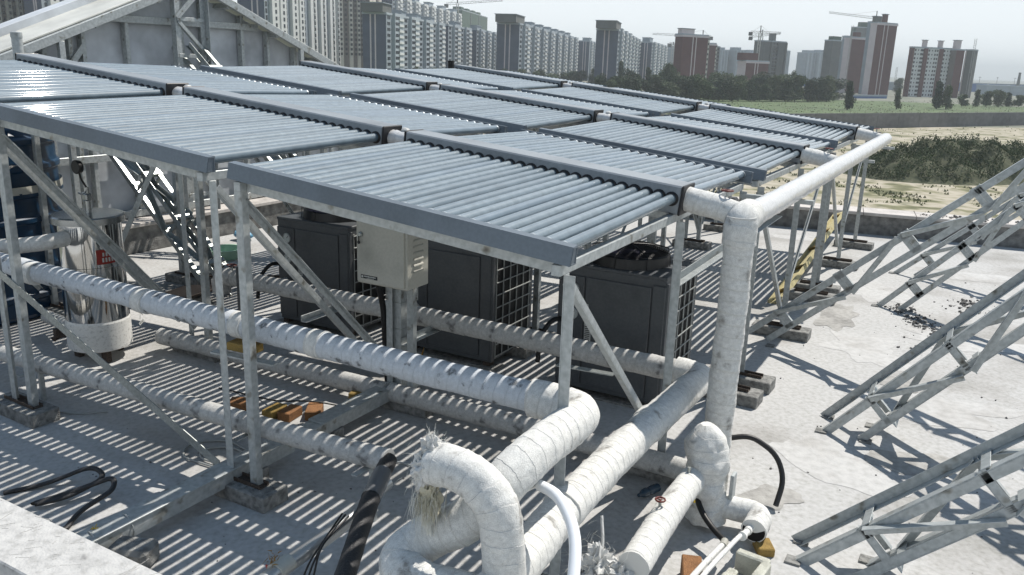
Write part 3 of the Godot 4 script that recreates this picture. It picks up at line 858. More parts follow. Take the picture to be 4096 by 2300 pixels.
func collectors() -> void:
	var labels := [
		["evacuated tube collector over the beige control cabinet, nearest the near parapet corner pipe", "evacuated tube collector in the front row above the stainless tank", "evacuated tube collector with the sun glint in its tubes, beside the vent pipe"],
		["middle-row evacuated tube collector joined to the white header pipe", "evacuated tube collector in the centre of the middle row between two neighbours", "middle-row evacuated tube collector at the end near the gable"],
		["rear-row evacuated tube collector at the far end of the white header pipe", "evacuated tube collector in the centre of the rear row against the trees", "rear-row evacuated tube collector with the black post at its high end"]]
	var stands := [
		["angle steel stand with long brace around the three white pipes' corner", "angle steel stand with sunlit striped front brace beside the trunking", "angle steel stand in front of the blue water tank"],
		["angle steel stand under the middle-row collector at the header pipe", "angle steel stand under the centre collector of the middle row", "angle steel stand under the middle-row collector near the gable"],
		["angle steel stand under the rear-row collector at the header pipe end", "angle steel stand under the centre collector of the rear row", "angle steel stand under the rear-row collector by the black post"]]
	var first: Node3D = null
	for row in 3:
		for colm in 3:
			var B := row_basis(row)
			var c: Node3D
			if first == null:
				first = make_collector()
				c = first
			else: c = copy(first)
			c.set_meta("label", labels[row][colm])
			c.transform = Transform3D(B, ROW_AT[row] - B.x * STEP * colm)
			make_stand(row, colm, stands[row][colm])
	# lagged joints between neighbouring manifolds
	for row in 3:
		for colm in 2:
			var B := row_basis(row)
			var o: Vector3 = ROW_AT[row] - B.x * (STEP * colm + 1.95)
			var t := thing("manifold_joint", "short white lagged joint between %s manifolds, %s from the header pipe" % [["front-row", "middle-row", "rear-row"][row], ["first", "second"][colm]], "pipe joint", o + B * Vector3(-0.085, 0.0, -0.1), "joints between manifolds")
			pipe(t, "lagging", [B * Vector3(0.082, 0.09, 0), B * Vector3(0.0, 0.093, 0.004), B * Vector3(-0.082, 0.09, 0)], 0.055, M.wrap_film, row * 9.0 + colm, 0.1, 16)
			var b := mb()
			b.box(B * Vector3(0.01, 0.155, -0.02), Vector3(0.05, 0.03, 0.05), 0.01, B)
			part("knot", b, M.cloth, t)
	# footing blocks with a length of channel under the posts
	var fb: Node3D = null
	for row in 3:
		for j in 4:
			for z in [1.45, -0.10, -1.62]:
				var B := row_basis(row)
				var xo := -0.02 if j == 0 else (-STEP * j + 0.085 if j < 3 else -6.13)
				var p: Vector3 = ROW_AT[row] + B.x * xo + Vector3(0, 0, z)
				p.y = 0.0
				if row == 0 and j == 0 and z > -1.0: p.x -= 0.02
				var t: Node3D
				if fb == null:
					fb = thing("footing_block", "rough concrete footing block with rusty channel under a stand post", "concrete block", Vector3.ZERO, "footing blocks under the stand posts")
					var b := mb()
					b.box(Vector3(0, 0.072, 0), Vector3(0.54, 0.145, 0.20), 0.008)
					part("block", b, M.concrete, fb)
					b = mb()
					b.box(Vector3(0.0, 0.15, 0.0), Vector3(0.36, 0.008, 0.07), 0.001)
					b.box(Vector3(0.0, 0.166, 0.033), Vector3(0.36, 0.036, 0.006), 0.001)
					b.box(Vector3(0.0, 0.166, -0.033), Vector3(0.36, 0.036, 0.006), 0.001)
					part("channel", b, M.rust, fb)
					t = fb
				else: t = copy(fb)
				var zw: String = {1.45: "near-side", -0.10: "manifold", -1.62: "far-side"}[z]
				t.set_meta("label", "footing block under %s posts of the %s stands %s" % [zw, ["front-row", "middle-row", "rear-row"][row], ["at the header pipe", "one collector from the header pipe", "two collectors from the header pipe", "at the gable end"][j]])
				t.position = p
				if row == 0 and z > 1.0: t.scale.y = 0.66
				t.rotation.y = 0.03 * sin(row * 3.1 + j * 1.7 + z)
	# black post at the high end of the rear row
	var k := thing("black_post", "short black upright post at the high end of the rear row", "post", Vector3(-6.3, 0, -7.07))
	var kb := mb()
	kb.box(Vector3(0, 1.25, 0), Vector3(0.09, 2.5, 0.06), 0.006)
	part("post", kb, M.black, k)
	kb = mb()
	kb.box(Vector3(0, 2.505, 0), Vector3(0.10, 0.014, 0.07), 0.003)
	part("cap", kb, M.black, k)

# ---------------------------------------------------------------- machines
func make_heat_pump() -> Node3D:
	# origin: near right bottom corner on the floor
	var t := thing("heat_pump", "", "heat pump", Vector3.ZERO, "heat pumps under the front collectors")
	var w := 0.87
	var h := 1.04
	var d := 0.69
	var b := mb()
	b.box(Vector3(-w * 0.5, 0.5 * (h + 0.05), -d * 0.5), Vector3(w - 0.012, h - 0.06, d - 0.012), 0.006)
	var body := part("body", b, M.casing, t)
	b = mb()
	b.box(Vector3(-w * 0.5, h - 0.004, -d * 0.5), Vector3(w, 0.028, d), 0.006)
	part("top_plate", b, M.casing, t)
	# near face: door sheet and narrow gauge sheet with a seam between
	b = mb()
	b.box(Vector3(-0.375, 0.53, 0.002), Vector3(0.52, 0.86, 0.012), 0.004)
	part("front_panel", b, M.casing, t)
	b = mb()
	b.box(Vector3(-0.755, 0.53, 0.001), Vector3(0.215, 0.86, 0.012), 0.004)
	part("gauge_panel", b, M.casing, t)
	b = mb()
	b.box(Vector3(-0.055, 0.53, 0.002), Vector3(0.10, 0.90, 0.012), 0.004)
	part("corner_post", b, M.casing, t)
	for y in [0.86, 0.66]:
		b = mb()
		b.lathe([Vector2(0.047, 0.0), Vector2(0.047, 0.014), Vector2(0.041, 0.017), Vector2(0.040, 0.010)], 20, Vector3(-0.735, y, 0.006), Basis(Vector3.RIGHT, PI / 2))
		var g := part("gauge", b, M.steel, t)
		b = mb()
		b.lathe([Vector2(0.040, 0.0), Vector2(0.0, 0.0005)], 20, Vector3(-0.735, y, 0.015), Basis(Vector3.RIGHT, PI / 2))
		part("dial", b, M.dial, g)
		b = mb()
		b.bar(Vector3(-0.735, y, 0.0165), Vector3(-0.735 + 0.02, y + 0.022, 0.0165), 0.001, 0.004, Vector3(-1, 1, 0))
		part("needle", b, M.ink, g)
	# coil behind a coarse guard on the right side
	b = mb()
	b.box(Vector3(-0.004, 0.53, -d * 0.5), Vector3(0.016, 0.88, d - 0.09), 0.003)
	part("coil", b, M.coil, t)
	for i in 6:
		b = mb()
		b.box(Vector3(0.012, 0.53, -0.06 - i * (d - 0.12) / 5.0), Vector3(0.010, 0.90, 0.011), 0.002)
		part("guard_bar", b, M.grille, t)
	for i in 9:
		b = mb()
		b.box(Vector3(0.020, 0.10 + i * 0.86 / 8.0, -d * 0.5), Vector3(0.008, 0.010, d - 0.10), 0.002)
		part("guard_bar", b, M.grille, t)
	for z in [-0.022, -d + 0.022]:
		b = mb()
		b.box(Vector3(0.003, 0.53, z), Vector3(0.022, 0.94, 0.042), 0.003)
		part("corner_post", b, M.casing, t)
	for x in [-0.05, -w + 0.05]:
		for z in [-0.06, -d + 0.06]:
			b = mb()
			b.box(Vector3(x, 0.03, z), Vector3(0.07, 0.06, 0.08), 0.006)
			part("foot", b, M.rust, t)
	# fan outlet on top: ring, blades, domed wire guard
	var c := Vector3(-0.43, h + 0.01, -d * 0.5)
	b = mb()
	b.lathe([Vector2(0.315, 0.0), Vector2(0.305, 0.075), Vector2(0.295, 0.085), Vector2(0.285, 0.080), Vector2(0.280, 0.0)], 40, c)
	part("fan_ring", b, M.guard, t)
	b = mb()
	b.lathe([Vector2(0.278, 0.003), Vector2(0.0, 0.003)], 32, c)
	part("shaft_cover", b, M.dark, t)
	for i in 4:
		b = mb()
		var a := i * TAU / 4.0 + 0.3
		var e := Vector3(cos(a), 0, sin(a))
		var f := Vector3(-sin(a), 0, cos(a))
		var p0 := c + e * 0.06 + f * -0.05 + Vector3(0, 0.03, 0)
		var p1 := c + e * 0.27 + f * -0.12 + Vector3(0, 0.03, 0)
		var p2 := c + e * 0.26 + f * 0.12 + Vector3(0, 0.075, 0)
		var p3 := c + e * 0.06 + f * 0.05 + Vector3(0, 0.06, 0)
		b.quad(p0, p3, p2, p1)
		b.quad(p0 - Vector3(0, 0.004, 0), p1 - Vector3(0, 0.004, 0), p2 - Vector3(0, 0.004, 0), p3 - Vector3(0, 0.004, 0))
		part("fan_blade", b, M.fan, t)
	b = mb()
	b.lathe([Vector2(0.07, 0.02), Vector2(0.07, 0.075), Vector2(0.04, 0.085), Vector2(0.0, 0.087)], 20, c)
	part("fan_hub", b, M.fan, t)
	b = mb()
	var dome := func(r: float) -> float: return 0.135 - 0.42 * r * r
	for i in 17:
		var r := 0.045 + i * 0.0168
		var pts := []
		for k in 41: pts.append(c + Vector3(cos(TAU * k / 40.0) * r, dome.call(r), sin(TAU * k / 40.0) * r))
		b.tube(pts, 0.0024, 4, false)
	for i in 8:
		var a := i * TAU / 8.0
		var pts := []
		for k in 9:
			var r := 0.02 + 0.30 * k / 8.0
			pts.append(c + Vector3(cos(a) * r, dome.call(r) + 0.004, sin(a) * r))
		pts.append(c + Vector3(cos(a) * 0.325, 0.0, sin(a) * 0.325))
		b.tube(pts, 0.0032, 5, false)
	part("wire_guard", b, M.guard, t)
	# pipe connections low on the left, lagged
	b = mb()
	b.tube(rounded([Vector3(-w + 0.10, 0.42, 0.0), Vector3(-w + 0.10, 0.42, 0.20), Vector3(-w + 0.12, 0.50, 0.34)], 0.08, 0.02), 0.05, 14, true, lagging(4.0, 0.05, 0.04, 0.12))
	part("pipe_stub", b, M.wrap_dirty, t)
	b = mb()
	b.tube(rounded([Vector3(-w + 0.05, 0.60, 0.0), Vector3(-w + 0.02, 0.62, 0.12), Vector3(-w - 0.03, 0.50, 0.22), Vector3(-w - 0.02, 0.30, 0.26)], 0.08, 0.02), 0.018, 8)
	part("cable", b, M.black, t)
	return t
func sticker(parent: Node, o: Vector3, s: Vector2, lines := 5) -> void:
	var b := mb()
	b.box(o, Vector3(s.x, s.y, 0.0015), 0.0004)
	var p := part("sticker", b, M.paper, parent)
	if lines == 0: return
	b = mb()
	for i in lines:
		var y := o.y + s.y * (0.40 - 0.8 * i / maxf(1.0, lines - 1.0))
		b.box(Vector3(o.x - s.x * 0.04, y, o.z + 0.001), Vector3(s.x * (0.55 + 0.25 * absf(sin(i * 2.3 + s.y * 40.0))), s.y * 0.05, 0.0006))
	part("print", b, M.ink, p)

func equipment() -> void:
	var hp := make_heat_pump()
	hp.position = Vector3(-0.372, 0, -1.02)
	hp.set_meta("label", "dark grey heat pump with torn sticker strip, standing by the vertical white pipe")
	sticker(hp, Vector3(-0.615, 0.70, 0.009), Vector2(0.022, 0.10), 4)
	sticker(hp, Vector3(-0.595, 0.62, 0.010), Vector2(0.07, 0.075), 5)
	sticker(hp, Vector3(-0.60, 0.52, 0.009), Vector2(0.055, 0.13), 8)
	var h2 := make_heat_pump()
	h2.position = Vector3(-1.89, 0, -1.10)
	h2.set_meta("label", "dark grey heat pump just behind the beige control cabinet's louvred side")
	sticker(h2, Vector3(-0.755, 0.90, 0.008), Vector2(0.06, 0.12), 0)
	sticker(h2, Vector3(-0.775, 0.735, 0.008), Vector2(0.035, 0.065), 4)
	sticker(h2, Vector3(-0.762, 0.665, 0.008), Vector2(0.062, 0.055), 4)
	sticker(h2, Vector3(-0.765, 0.56, 0.008), Vector2(0.058, 0.15), 9)
	var h3 := make_heat_pump()
	h3.position = Vector3(-3.355, 0, -1.04)
	h3.set_meta("label", "dark grey heat pump with two pale gauges, farthest along toward the gable")
	sticker(h3, Vector3(-0.60, 0.66, 0.009), Vector2(0.065, 0.075), 4)
	sticker(h3, Vector3(-0.58, 0.57, 0.009), Vector2(0.05, 0.10), 6)
	# plinths under the heat pumps
	for q in [[-0.80, -1.36], [-2.32, -1.44], [-3.79, -1.38]]:
		for z in [-0.28, 0.28]:
			var t := thing("plinth_bar", "low concrete plinth bar under the %s of the heat pump %s" % ["rear" if z < 0.0 else "gauge side", "by the vertical pipe" if q[0] > -1.0 else ("behind the cabinet" if q[0] > -3.0 else "toward the gable")], "concrete plinth", Vector3(q[0], 0, q[1] + z), "plinth bars under the heat pumps")
			var b := mb()
			b.box(Vector3(0, 0.001, 0), Vector3(1.0, 0.03, 0.16), 0.006)
			part("bar", b, M.concrete, t)
	# control cabinet on a trunking post
	var c := thing("control_cabinet", "beige metal control cabinet with louvred side on a trunking post", "control cabinet", Vector3(-2.005, 0.15, 0.20))
	var b := mb()
	b.box(Vector3(0, 1.13, -0.135), Vector3(0.43, 0.58, 0.25), 0.006)
	part("body", b, M.beige, c)
	b = mb()
	b.box(Vector3(-0.005, 1.13, -0.004), Vector3(0.405, 0.555, 0.014), 0.004)
	var door := part("door", b, M.beige, c)
	b = mb()
	b.lathe([Vector2(0.018, 0.0), Vector2(0.018, 0.012), Vector2(0.012, 0.02), Vector2(0.0, 0.02)], 14, Vector3(-0.165, 1.19, 0.003), Basis(Vector3.RIGHT, PI / 2))
	part("lock", b, M.bright, door)
	b = mb()
	b.box(Vector3(-0.172, 1.16, 0.02), Vector3(0.010, 0.04, 0.004), 0.001)
	b.lathe([Vector2(0.012, 0.0), Vector2(0.012, 0.004), Vector2(0.0, 0.004)], 10, Vector3(-0.172, 1.135, 0.02), Basis(Vector3.RIGHT, PI / 2))
	part("key", b, M.black, door)
	b = mb()
	b.box(Vector3(-0.10, 0.893, 0.004), Vector3(0.145, 0.026, 0.002), 0.0005)
	var lb := part("name_plate", b, M.ink, door)
	b = mb()
	b.box(Vector3(-0.158, 0.893, 0.0055), Vector3(0.015, 0.015, 0.001))
	for i in 9: b.box(Vector3(-0.138 + i * 0.0115, 0.896, 0.0055), Vector3(0.0085, 0.008 + 0.002 * (i % 2), 0.001))
	for i in 6: b.box(Vector3(-0.115 + i * 0.0105, 0.884, 0.0055), Vector3(0.007, 0.004, 0.001))
	part("print", b, M.paper, lb)
	b = mb()
	b.box(Vector3(0.01, 1.345, 0.004), Vector3(0.26, 0.07, 0.006), 0.002)
	var win := part("display_frame", b, M.beige, door)
	b = mb()
	b.box(Vector3(-0.09, 1.347, 0.008), Vector3(0.055, 0.028, 0.003))
	part("display", b, M.ink, win)
	for i in 9:
		b = mb()
		var y := 1.30 - i * 0.043
		for k in 4:   # pressed louvre hoods
			var a0 := PI * 0.5 * k / 4.0
			var a1 := PI * 0.5 * (k + 1) / 4.0
			b.quad(Vector3(0.215 + 0.010 * sin(a0), y + 0.014 * cos(a0), -0.08), Vector3(0.215 + 0.010 * sin(a0), y + 0.014 * cos(a0), -0.19), Vector3(0.215 + 0.010 * sin(a1), y + 0.014 * cos(a1), -0.19), Vector3(0.215 + 0.010 * sin(a1), y + 0.014 * cos(a1), -0.08))
		b.box(Vector3(0.2155, y - 0.002, -0.135), Vector3(0.002, 0.006, 0.108))
		part("louvre", b, M.beige, c)
	b = mb()
	b.box(Vector3(-0.10, 0.36, -0.31), Vector3(0.13, 1.0, 0.08), 0.004)
	var tp := part("trunking_post", b, M.steel, c)
	b = mb()
	for y in [0.2, 0.45, 0.65]: b.box(Vector3(-0.10, y, -0.31), Vector3(0.136, 0.006, 0.086), 0.001)
	part("strap", b, M.bright, tp)
	b = mb()
	b.tube(line([Vector3(-0.17, 0.86, -0.16), Vector3(-0.185, 0.6, -0.26), Vector3(-0.18, 0.3, -0.27), Vector3(-0.15, -0.05, -0.26)]), 0.022, 10)
	part("cable_bundle", b, M.black, c)
	# stainless cylinder
	var t := thing("stainless_tank", "mirror-polished stainless steel cylinder with white base and red plate", "water tank", Vector3(-4.78, 0, 0.48))
	var R := 0.245
	b = mb()
	b.lathe([Vector2(R * 0.2, 0.36), Vector2(R, 0.36), Vector2(R, 0.80), Vector2(R + 0.004, 0.803), Vector2(R + 0.004, 0.815), Vector2(R, 0.818), Vector2(R, 1.17)], 64)
	part("shell", b, M.stainless, t)
	b = mb()
	b.lathe([Vector2(0.0, 0.105), Vector2(R - 0.01, 0.105), Vector2(R + 0.004, 0.115), Vector2(R + 0.004, 0.34), Vector2(R - 0.002, 0.362), Vector2(R * 0.9, 0.362)], 48)
	part("base_skirt", b, M.pvc, t)
	b = mb()
	b.lathe([Vector2(R * 0.9, 1.165), Vector2(R + 0.035, 1.165), Vector2(R + 0.035, 1.215), Vector2(R + 0.02, 1.225), Vector2(0.06, 1.235), Vector2(0.0, 1.235)], 48)
	part("lid", b, M.stainless_d, t)
	for i in 3:
		b = mb()
		var a := 0.4 + i * TAU / 3.0
		b.box(Vector3(cos(a) * 0.18, 0.052, sin(a) * 0.18), Vector3(0.07, 0.105, 0.05), 0.004)
		part("leg", b, M.rust, t)
	b = mb()   # curved red plate on the side towards the right
	for k in 6:
		var a0 := 0.45 - 0.10 * k
		var a1 := a0 - 0.10
		var rr := R + 0.004
		b.quad(Vector3(cos(a0) * rr, 0.845, sin(a0) * rr), Vector3(cos(a1) * rr, 0.845, sin(a1) * rr), Vector3(cos(a1) * rr, 0.965, sin(a1) * rr), Vector3(cos(a0) * rr, 0.965, sin(a0) * rr))
	var pl := part("red_plate", b, M.redplate, t)
	b = mb()
	for q in [[0.925, 0.24, 0.030, 4], [0.88, 0.26, 0.034, 5]]:
		for k in int(q[3]):
			var a: float = q[1] - k * 0.10
			b.box(Vector3(cos(a) * (R + 0.0055), q[0], sin(a) * (R + 0.0055)), Vector3(0.001, q[2], 0.014), 0.0, Basis(Vector3.UP, -a))
	part("lettering", b, M.paper, pl)
	b = mb()
	b.tube(line([Vector3(0.02, 1.22, 0.0), Vector3(0.02, 1.32, 0.0), Vector3(0.02, 1.44, 0.0)]), 0.022, 12)
	b.box(Vector3(0.02, 1.36, 0.0), Vector3(0.06, 0.06, 0.06), 0.01)
	b.tube([Vector3(-0.04, 1.39, 0.03), Vector3(0.02, 1.39, 0.05), Vector3(0.08, 1.41, 0.05)], 0.008, 6)
	part("valve", b, M.stainless_d, t)
	b = mb()
	b.tube(line([Vector3(0.02, 1.44, 0), Vector3(-0.02, 1.52, 0.02), Vector3(-0.02, 1.58, 0.02)]), 0.008, 8)
	b.lathe([Vector2(0.05, -0.02), Vector2(0.055, 0.0), Vector2(0.055, 0.018), Vector2(0.05, 0.022), Vector2(0.0, 0.022)], 22, Vector3(-0.02, 1.60, 0.03), Basis(Vector3.RIGHT, PI / 2))
	part("pressure_gauge", b, M.black, t)
	pipe(t, "pipe_stub", [Vector3(0.04, 1.06, 0.22), Vector3(0.02, 1.05, 0.36), Vector3(-0.24, 1.0, 0.50), Vector3(-0.72, 0.96, 0.56)], 0.062, M.wrap, 71.0, 0.12, 16)
	pipe(t, "pipe_stub", [Vector3(-0.2, 0.24, 0.1), Vector3(-0.9, 0.16, -0.1)], 0.058, M.wrap_dirty, 72.0, 0.12, 16)
	b = mb()
	b.tube(line([Vector3(-0.20, 0.20, 0.16), Vector3(-0.24, 0.19, 0.22), Vector3(-0.26, 0.16, 0.25)]), 0.022, 10)
	b.box(Vector3(-0.24, 0.22, 0.22), Vector3(0.05, 0.07, 0.05), 0.008)
	part("drain_cock", b, M.rust, t)
	# blue water tank
	var bt := thing("blue_water_tank", "large ribbed dark blue plastic water tank behind the stainless cylinder", "water tank", Vector3(-7.02, 0, 0.30))
	var prof := [Vector2(0.0, 0.02), Vector2(0.86, 0.02)]
	var y := 0.06
	while y < 1.62:
		var r := 0.88 - 0.03 * (y / 1.6)
		prof.append(Vector2(r, y)); prof.append(Vector2(r, y + 0.13))
		prof.append(Vector2(r + 0.025, y + 0.15)); prof.append(Vector2(r + 0.025, y + 0.19)); prof.append(Vector2(r, y + 0.21))
		y += 0.24
	prof.append_array([Vector2(0.80, 1.78), Vector2(0.62, 1.92), Vector2(0.32, 1.98), Vector2(0.30, 2.02), Vector2(0.0, 2.04)])
	b = mb()
	b.lathe(prof, 64)
	part("shell", b, M.bluetank, bt)
	b = mb()
	for k in 40:
		var a0 := TAU * k / 40.0
		b.quad(Vector3(cos(a0) * 0.888, 1.20, sin(a0) * 0.888), Vector3(cos(a0) * 0.888, 1.27, sin(a0) * 0.888), Vector3(cos(a0 + TAU / 40.0) * 0.886, 1.27, sin(a0 + TAU / 40.0) * 0.886), Vector3(cos(a0 + TAU / 40.0) * 0.888, 1.20, sin(a0 + TAU / 40.0) * 0.888))
	part("band", b, M.beige, bt)

# a soft, crumpled clump
func clump(parent: Node, called: String, ce: Vector3, rad: Vector3, seed_: float, m: Material, rough := 0.35, B := Basis.IDENTITY) -> MeshInstance3D:
	var b := mb()
	var prof := []
	for k in 17: prof.append(Vector2(sin(PI * k / 16.0), -cos(PI * k / 16.0)))
	b.lathe(prof, 26)
	for i in b.v.size():
		var p: Vector3 = b.v[i]
		var q := 1.0 + rough * (fnl.get_noise_3d(p.x * 30.0 + seed_ * 50.0, p.y * 30.0, p.z * 30.0) + 0.6 * fnl.get_noise_3d(p.x * 90.0, p.y * 90.0 + seed_ * 30.0, p.z * 90.0))
		b.v[i] = ce + B * (p * q * rad)
	for i in range(0, b.v.size(), 3):
		var nn := (b.v[i + 2] - b.v[i]).cross(b.v[i + 1] - b.v[i]).normalized()
		for k in 3: b.n[i + k] = nn
	return part(called, b, m, parent)
# ---------------------------------------------------------------- pipes
func handwheel(parent: Node, o: Vector3, r := 0.028, up := Vector3.UP) -> void:
	var z := up.cross(Vector3.RIGHT).normalized()
	var B := Basis(up.cross(z).normalized(), up, z)
	var b := mb()
	b.tube([o - up * 0.05, o], 0.008, 8)
	var s := part("valve_stem", b, M.bright, parent)
	b = mb()
	var pts := []
	for k in 25: pts.append(o + B * Vector3(cos(TAU * k / 24.0) * r, 0, sin(TAU * k / 24.0) * r))
	b.tube(pts, 0.005, 6, false)
	for k in 3: b.tube([o, o + B * Vector3(cos(k * TAU / 3.0) * r, 0, sin(k * TAU / 3.0) * r)], 0.004, 5)
	part("handwheel", b, M.red, s)
func pipes() -> void:
	# header pipe: stubs from the three rows, long run, drop to the floor
	var t := thing("header_pipe", "white film-wrapped overhead pipe with stubs to each collector row and a tall drop", "pipe", Vector3(0.34, 0, -0.06))
	var y0 := 1.70
	b_pipe(t, "long_run", [Vector3(0, y0 - 0.01, 0.02), Vector3(0.0, y0, -2.2), Vector3(0.005, y0 + 0.01, -4.4), Vector3(0.0, y0 + 0.02, -7.02)], 0.074, M.wrap_film, 1.0)
	b_pipe(t, "drop", [Vector3(0, y0 + 0.02, 0.0), Vector3(0.004, 1.2, 0.0), Vector3(-0.006, 0.6, 0.006), Vector3(-0.01, 0.05, 0.01)], 0.085, M.wrap, 2.0)
	b_pipe(t, "elbow", rounded([Vector3(0, y0 - 0.14, 0), Vector3(0, y0 + 0.005, 0.005), Vector3(0, y0 + 0.003, -0.16)], 0.10, 0.01), 0.094, M.wrap, 3.0)
	for q in [[0.0, 0.0], [1.0, -3.36], [2.0, -6.86]]:
		var z: float = q[1] - 0.045
		b_pipe(t, "stub", [Vector3(-0.335, y0 + 0.075, z), Vector3(-0.16, y0 + 0.05, z), Vector3(0.0, y0 + 0.01, z)], 0.068 if q[0] > 0.0 else 0.072, M.wrap, 5.0 + q[0])
		var b := mb()
		b.box(Vector3(-0.10, y0 + 0.07, z - 0.05), Vector3(0.09, 0.07, 0.08), 0.012)
		part("valve_body", b, M.black, t)
		handwheel(t, Vector3(-0.11, y0 + 0.145, z - 0.02), 0.032)
	for z in [-1.55, -5.0, -7.0]:
		var b := mb()
		b.bar(Vector3(-0.40, y0 - 0.09, z), Vector3(0.12, y0 - 0.09, z), 0.05, 0.03)
		part("bracket", b, M.steel, t)
	var br := mb()
	br.angle(Vector3(-0.38, 1.25, -0.06), Vector3(-0.02, y0 - 0.12, -1.0), 0.05, Vector3.UP, 1.0)
	part("strut", br, M.steel, t)
	# main pipe along the front, turning towards the near edge
	t = thing("main_pipe", "thick white lagged pipe striped by sunlight, turning a corner round the end post", "pipe", Vector3(-2.5, 0, 1.26))
	var o: Vector3 = t.position
	b_pipe(t, "long_run", [Vector3(-6.3, 0.99, 1.22) - o, Vector3(-4.4, 0.965, 1.24) - o, Vector3(-2.1, 0.955, 1.26) - o, Vector3(-0.22, 0.955, 1.265) - o], 0.074, M.wrap_blue, 11.0, 26)
	b_pipe(t, "corner_run", rounded([Vector3(-0.24, 0.955, 1.265) - o, Vector3(0.055, 0.955, 1.265) - o, Vector3(0.04, 0.955, 1.75) - o, Vector3(0.012, 0.90, 1.96) - o, Vector3(-0.09, 0.73, 2.03) - o, Vector3(-0.30, 0.60, 2.06) - o, Vector3(-0.36, 0.53, 2.19) - o, Vector3(-0.20, 0.50, 2.24) - o, Vector3(0.04, 0.50, 2.18) - o, Vector3(0.36, 0.50, 2.12) - o], 0.14, 0.0105), 0.093, M.wrap, 12.0, 30)
	for q in [[-1.62, 30], [-3.1, 31], [-4.3, 32], [-2.22, 33]]:
		b_pipe(t, "joint_band", [Vector3(q[0] - 0.03, 0.957, 1.26) - o, Vector3(q[0] + 0.06, 0.957, 1.26) - o], 0.0805, M.wrap, float(q[1]))
	# second pipe: along the heat pumps, turning towards the near edge
	t = thing("return_pipe", "white lagged pipe along the heat pumps that turns and runs to the near edge", "pipe", Vector3(-1.5, 0, -0.48))
	o = t.position
	b_pipe(t, "long_run", [Vector3(-4.25, 0.565, -0.50) - o, Vector3(-2.2, 0.575, -0.49) - o, Vector3(-0.06, 0.575, -0.48) - o], 0.075, M.wrap_dirty, 13.0, 24)
	b_pipe(t, "corner_run", rounded([Vector3(-0.08, 0.575, -0.48) - o, Vector3(0.10, 0.572, -0.475) - o, Vector3(0.085, 0.57, -0.2) - o, Vector3(0.055, 0.565, 0.8) - o, Vector3(0.06, 0.555, 1.6) - o, Vector3(0.12, 0.54, 2.5) - o], 0.12, 0.0105), 0.093, M.wrap, 14.0, 28)
	for q in [1.42, 0.35]:
		b_pipe(t, "joint_band", [Vector3(0.057, 0.562, q) - o, Vector3(0.058, 0.561, q + 0.10) - o], 0.099, M.wrap, q)
	b_pipe(t, "end_cap", rounded([Vector3(-4.22, 0.565, -0.50) - o, Vector3(-4.40, 0.56, -0.50) - o, Vector3(-4.42, 0.40, -0.52) - o], 0.08, 0.014), 0.082, M.wrap_dirty, 15.0)
	for x in [-3.0, -2.03]:
		var b := mb()
		b.angle(Vector3(x, 0.49, -0.05) - o, Vector3(x, 0.49, -0.62) - o, 0.05, Vector3.UP, 1.0)
		part("bracket", b, M.steel, t)
	var sp := mb()
	sp.box(Vector3(-4.02, 0.36, -0.40) - o, Vector3(0.10, 0.72, 0.05), 0.006)
	part("support", sp, M.casing, t)
	handwheel(t, Vector3(-4.18, 0.70, -0.44) - o, 0.04)
	# two low pipes near the floor
	t = thing("low_pipe", "grime-blotched white lagged pipe on the floor between tank and trunking", "pipe", Vector3(-2.6, 0, 0.02))
	o = t.position
	b_pipe(t, "lagging", [Vector3(-4.5, 0.125, 0.10) - o, Vector3(-3.6, 0.125, 0.06) - o, Vector3(-2.4, 0.125, 0.01) - o, Vector3(-2.12, 0.12, 0.0) - o], 0.070, M.wrap_dirty, 16.0, 24)
	b_pipe(t, "lagging", [Vector3(-2.08, 0.13, 0.0) - o, Vector3(-1.2, 0.135, 0.0) - o, Vector3(-0.5, 0.14, 0.0) - o, Vector3(0.22, 0.14, 0.02) - o], 0.070, M.wrap_dirty, 17.0, 24)
	t = thing("low_pipe", "mouldy grey-white lagged pipe running behind the front posts before the stainless cylinder", "pipe", Vector3(-3.0, 0, 1.36))
	o = t.position
	b_pipe(t, "lagging", [Vector3(-6.2, 0.26, 1.35) - o, Vector3(-4.35, 0.32, 1.355) - o, Vector3(-2.74, 0.37, 1.355) - o, Vector3(-1.49, 0.41, 1.355) - o, Vector3(-1.06, 0.425, 1.34) - o], 0.062, M.wrap_dirty, 18.0, 24)
	for x in [-4.28, -2.10, -1.2]:
		var hb := mb()
		hb.bar(Vector3(x, 0.36 + 0.035 * (x + 2.74) - 0.066, 1.28) - o, Vector3(x, 0.36 + 0.035 * (x + 2.74) - 0.066, 1.46) - o, 0.04, 0.006)
		hb.bar(Vector3(x, 0.0, 1.30) - o, Vector3(x, 0.36 + 0.035 * (x + 2.74) - 0.066, 1.30) - o, 0.03, 0.03, Vector3.BACK)
		part("bracket", hb, M.steel, t)
	# thick lagged pump body and small valve pipe on the right
	t = thing("lagged_valve_body", "stout upright white lagged valve body beside the tall pipe drop", "valve", Vector3(0.40, 0, 0.30))
	var vb := mb()
	vb.tube(rounded([Vector3(0.005, 0.04, 0.02), Vector3(0.0, 0.25, 0.02), Vector3(-0.03, 0.45, 0.0), Vector3(-0.045, 0.60, 0.0)], 0.1, 0.014), 0.112, 30, true, func(s: float, th: float, r: float) -> float:
		var top := clampf((0.57 - s) / 0.10, 0.02, 1.0)
		var bulge := 1.0 + 0.13 * exp(-pow((s - 0.36) / 0.12, 2.0)) + 0.05 * sin(th * 2.0 + 1.0)
		return r * bulge * pow(top, 0.45) * (1.0 + 0.20 * fnl.get_noise_3d(s * 130.0, cos(th) * 22.0, sin(th) * 22.0)))
	part("lagging", vb, M.wrap, t)
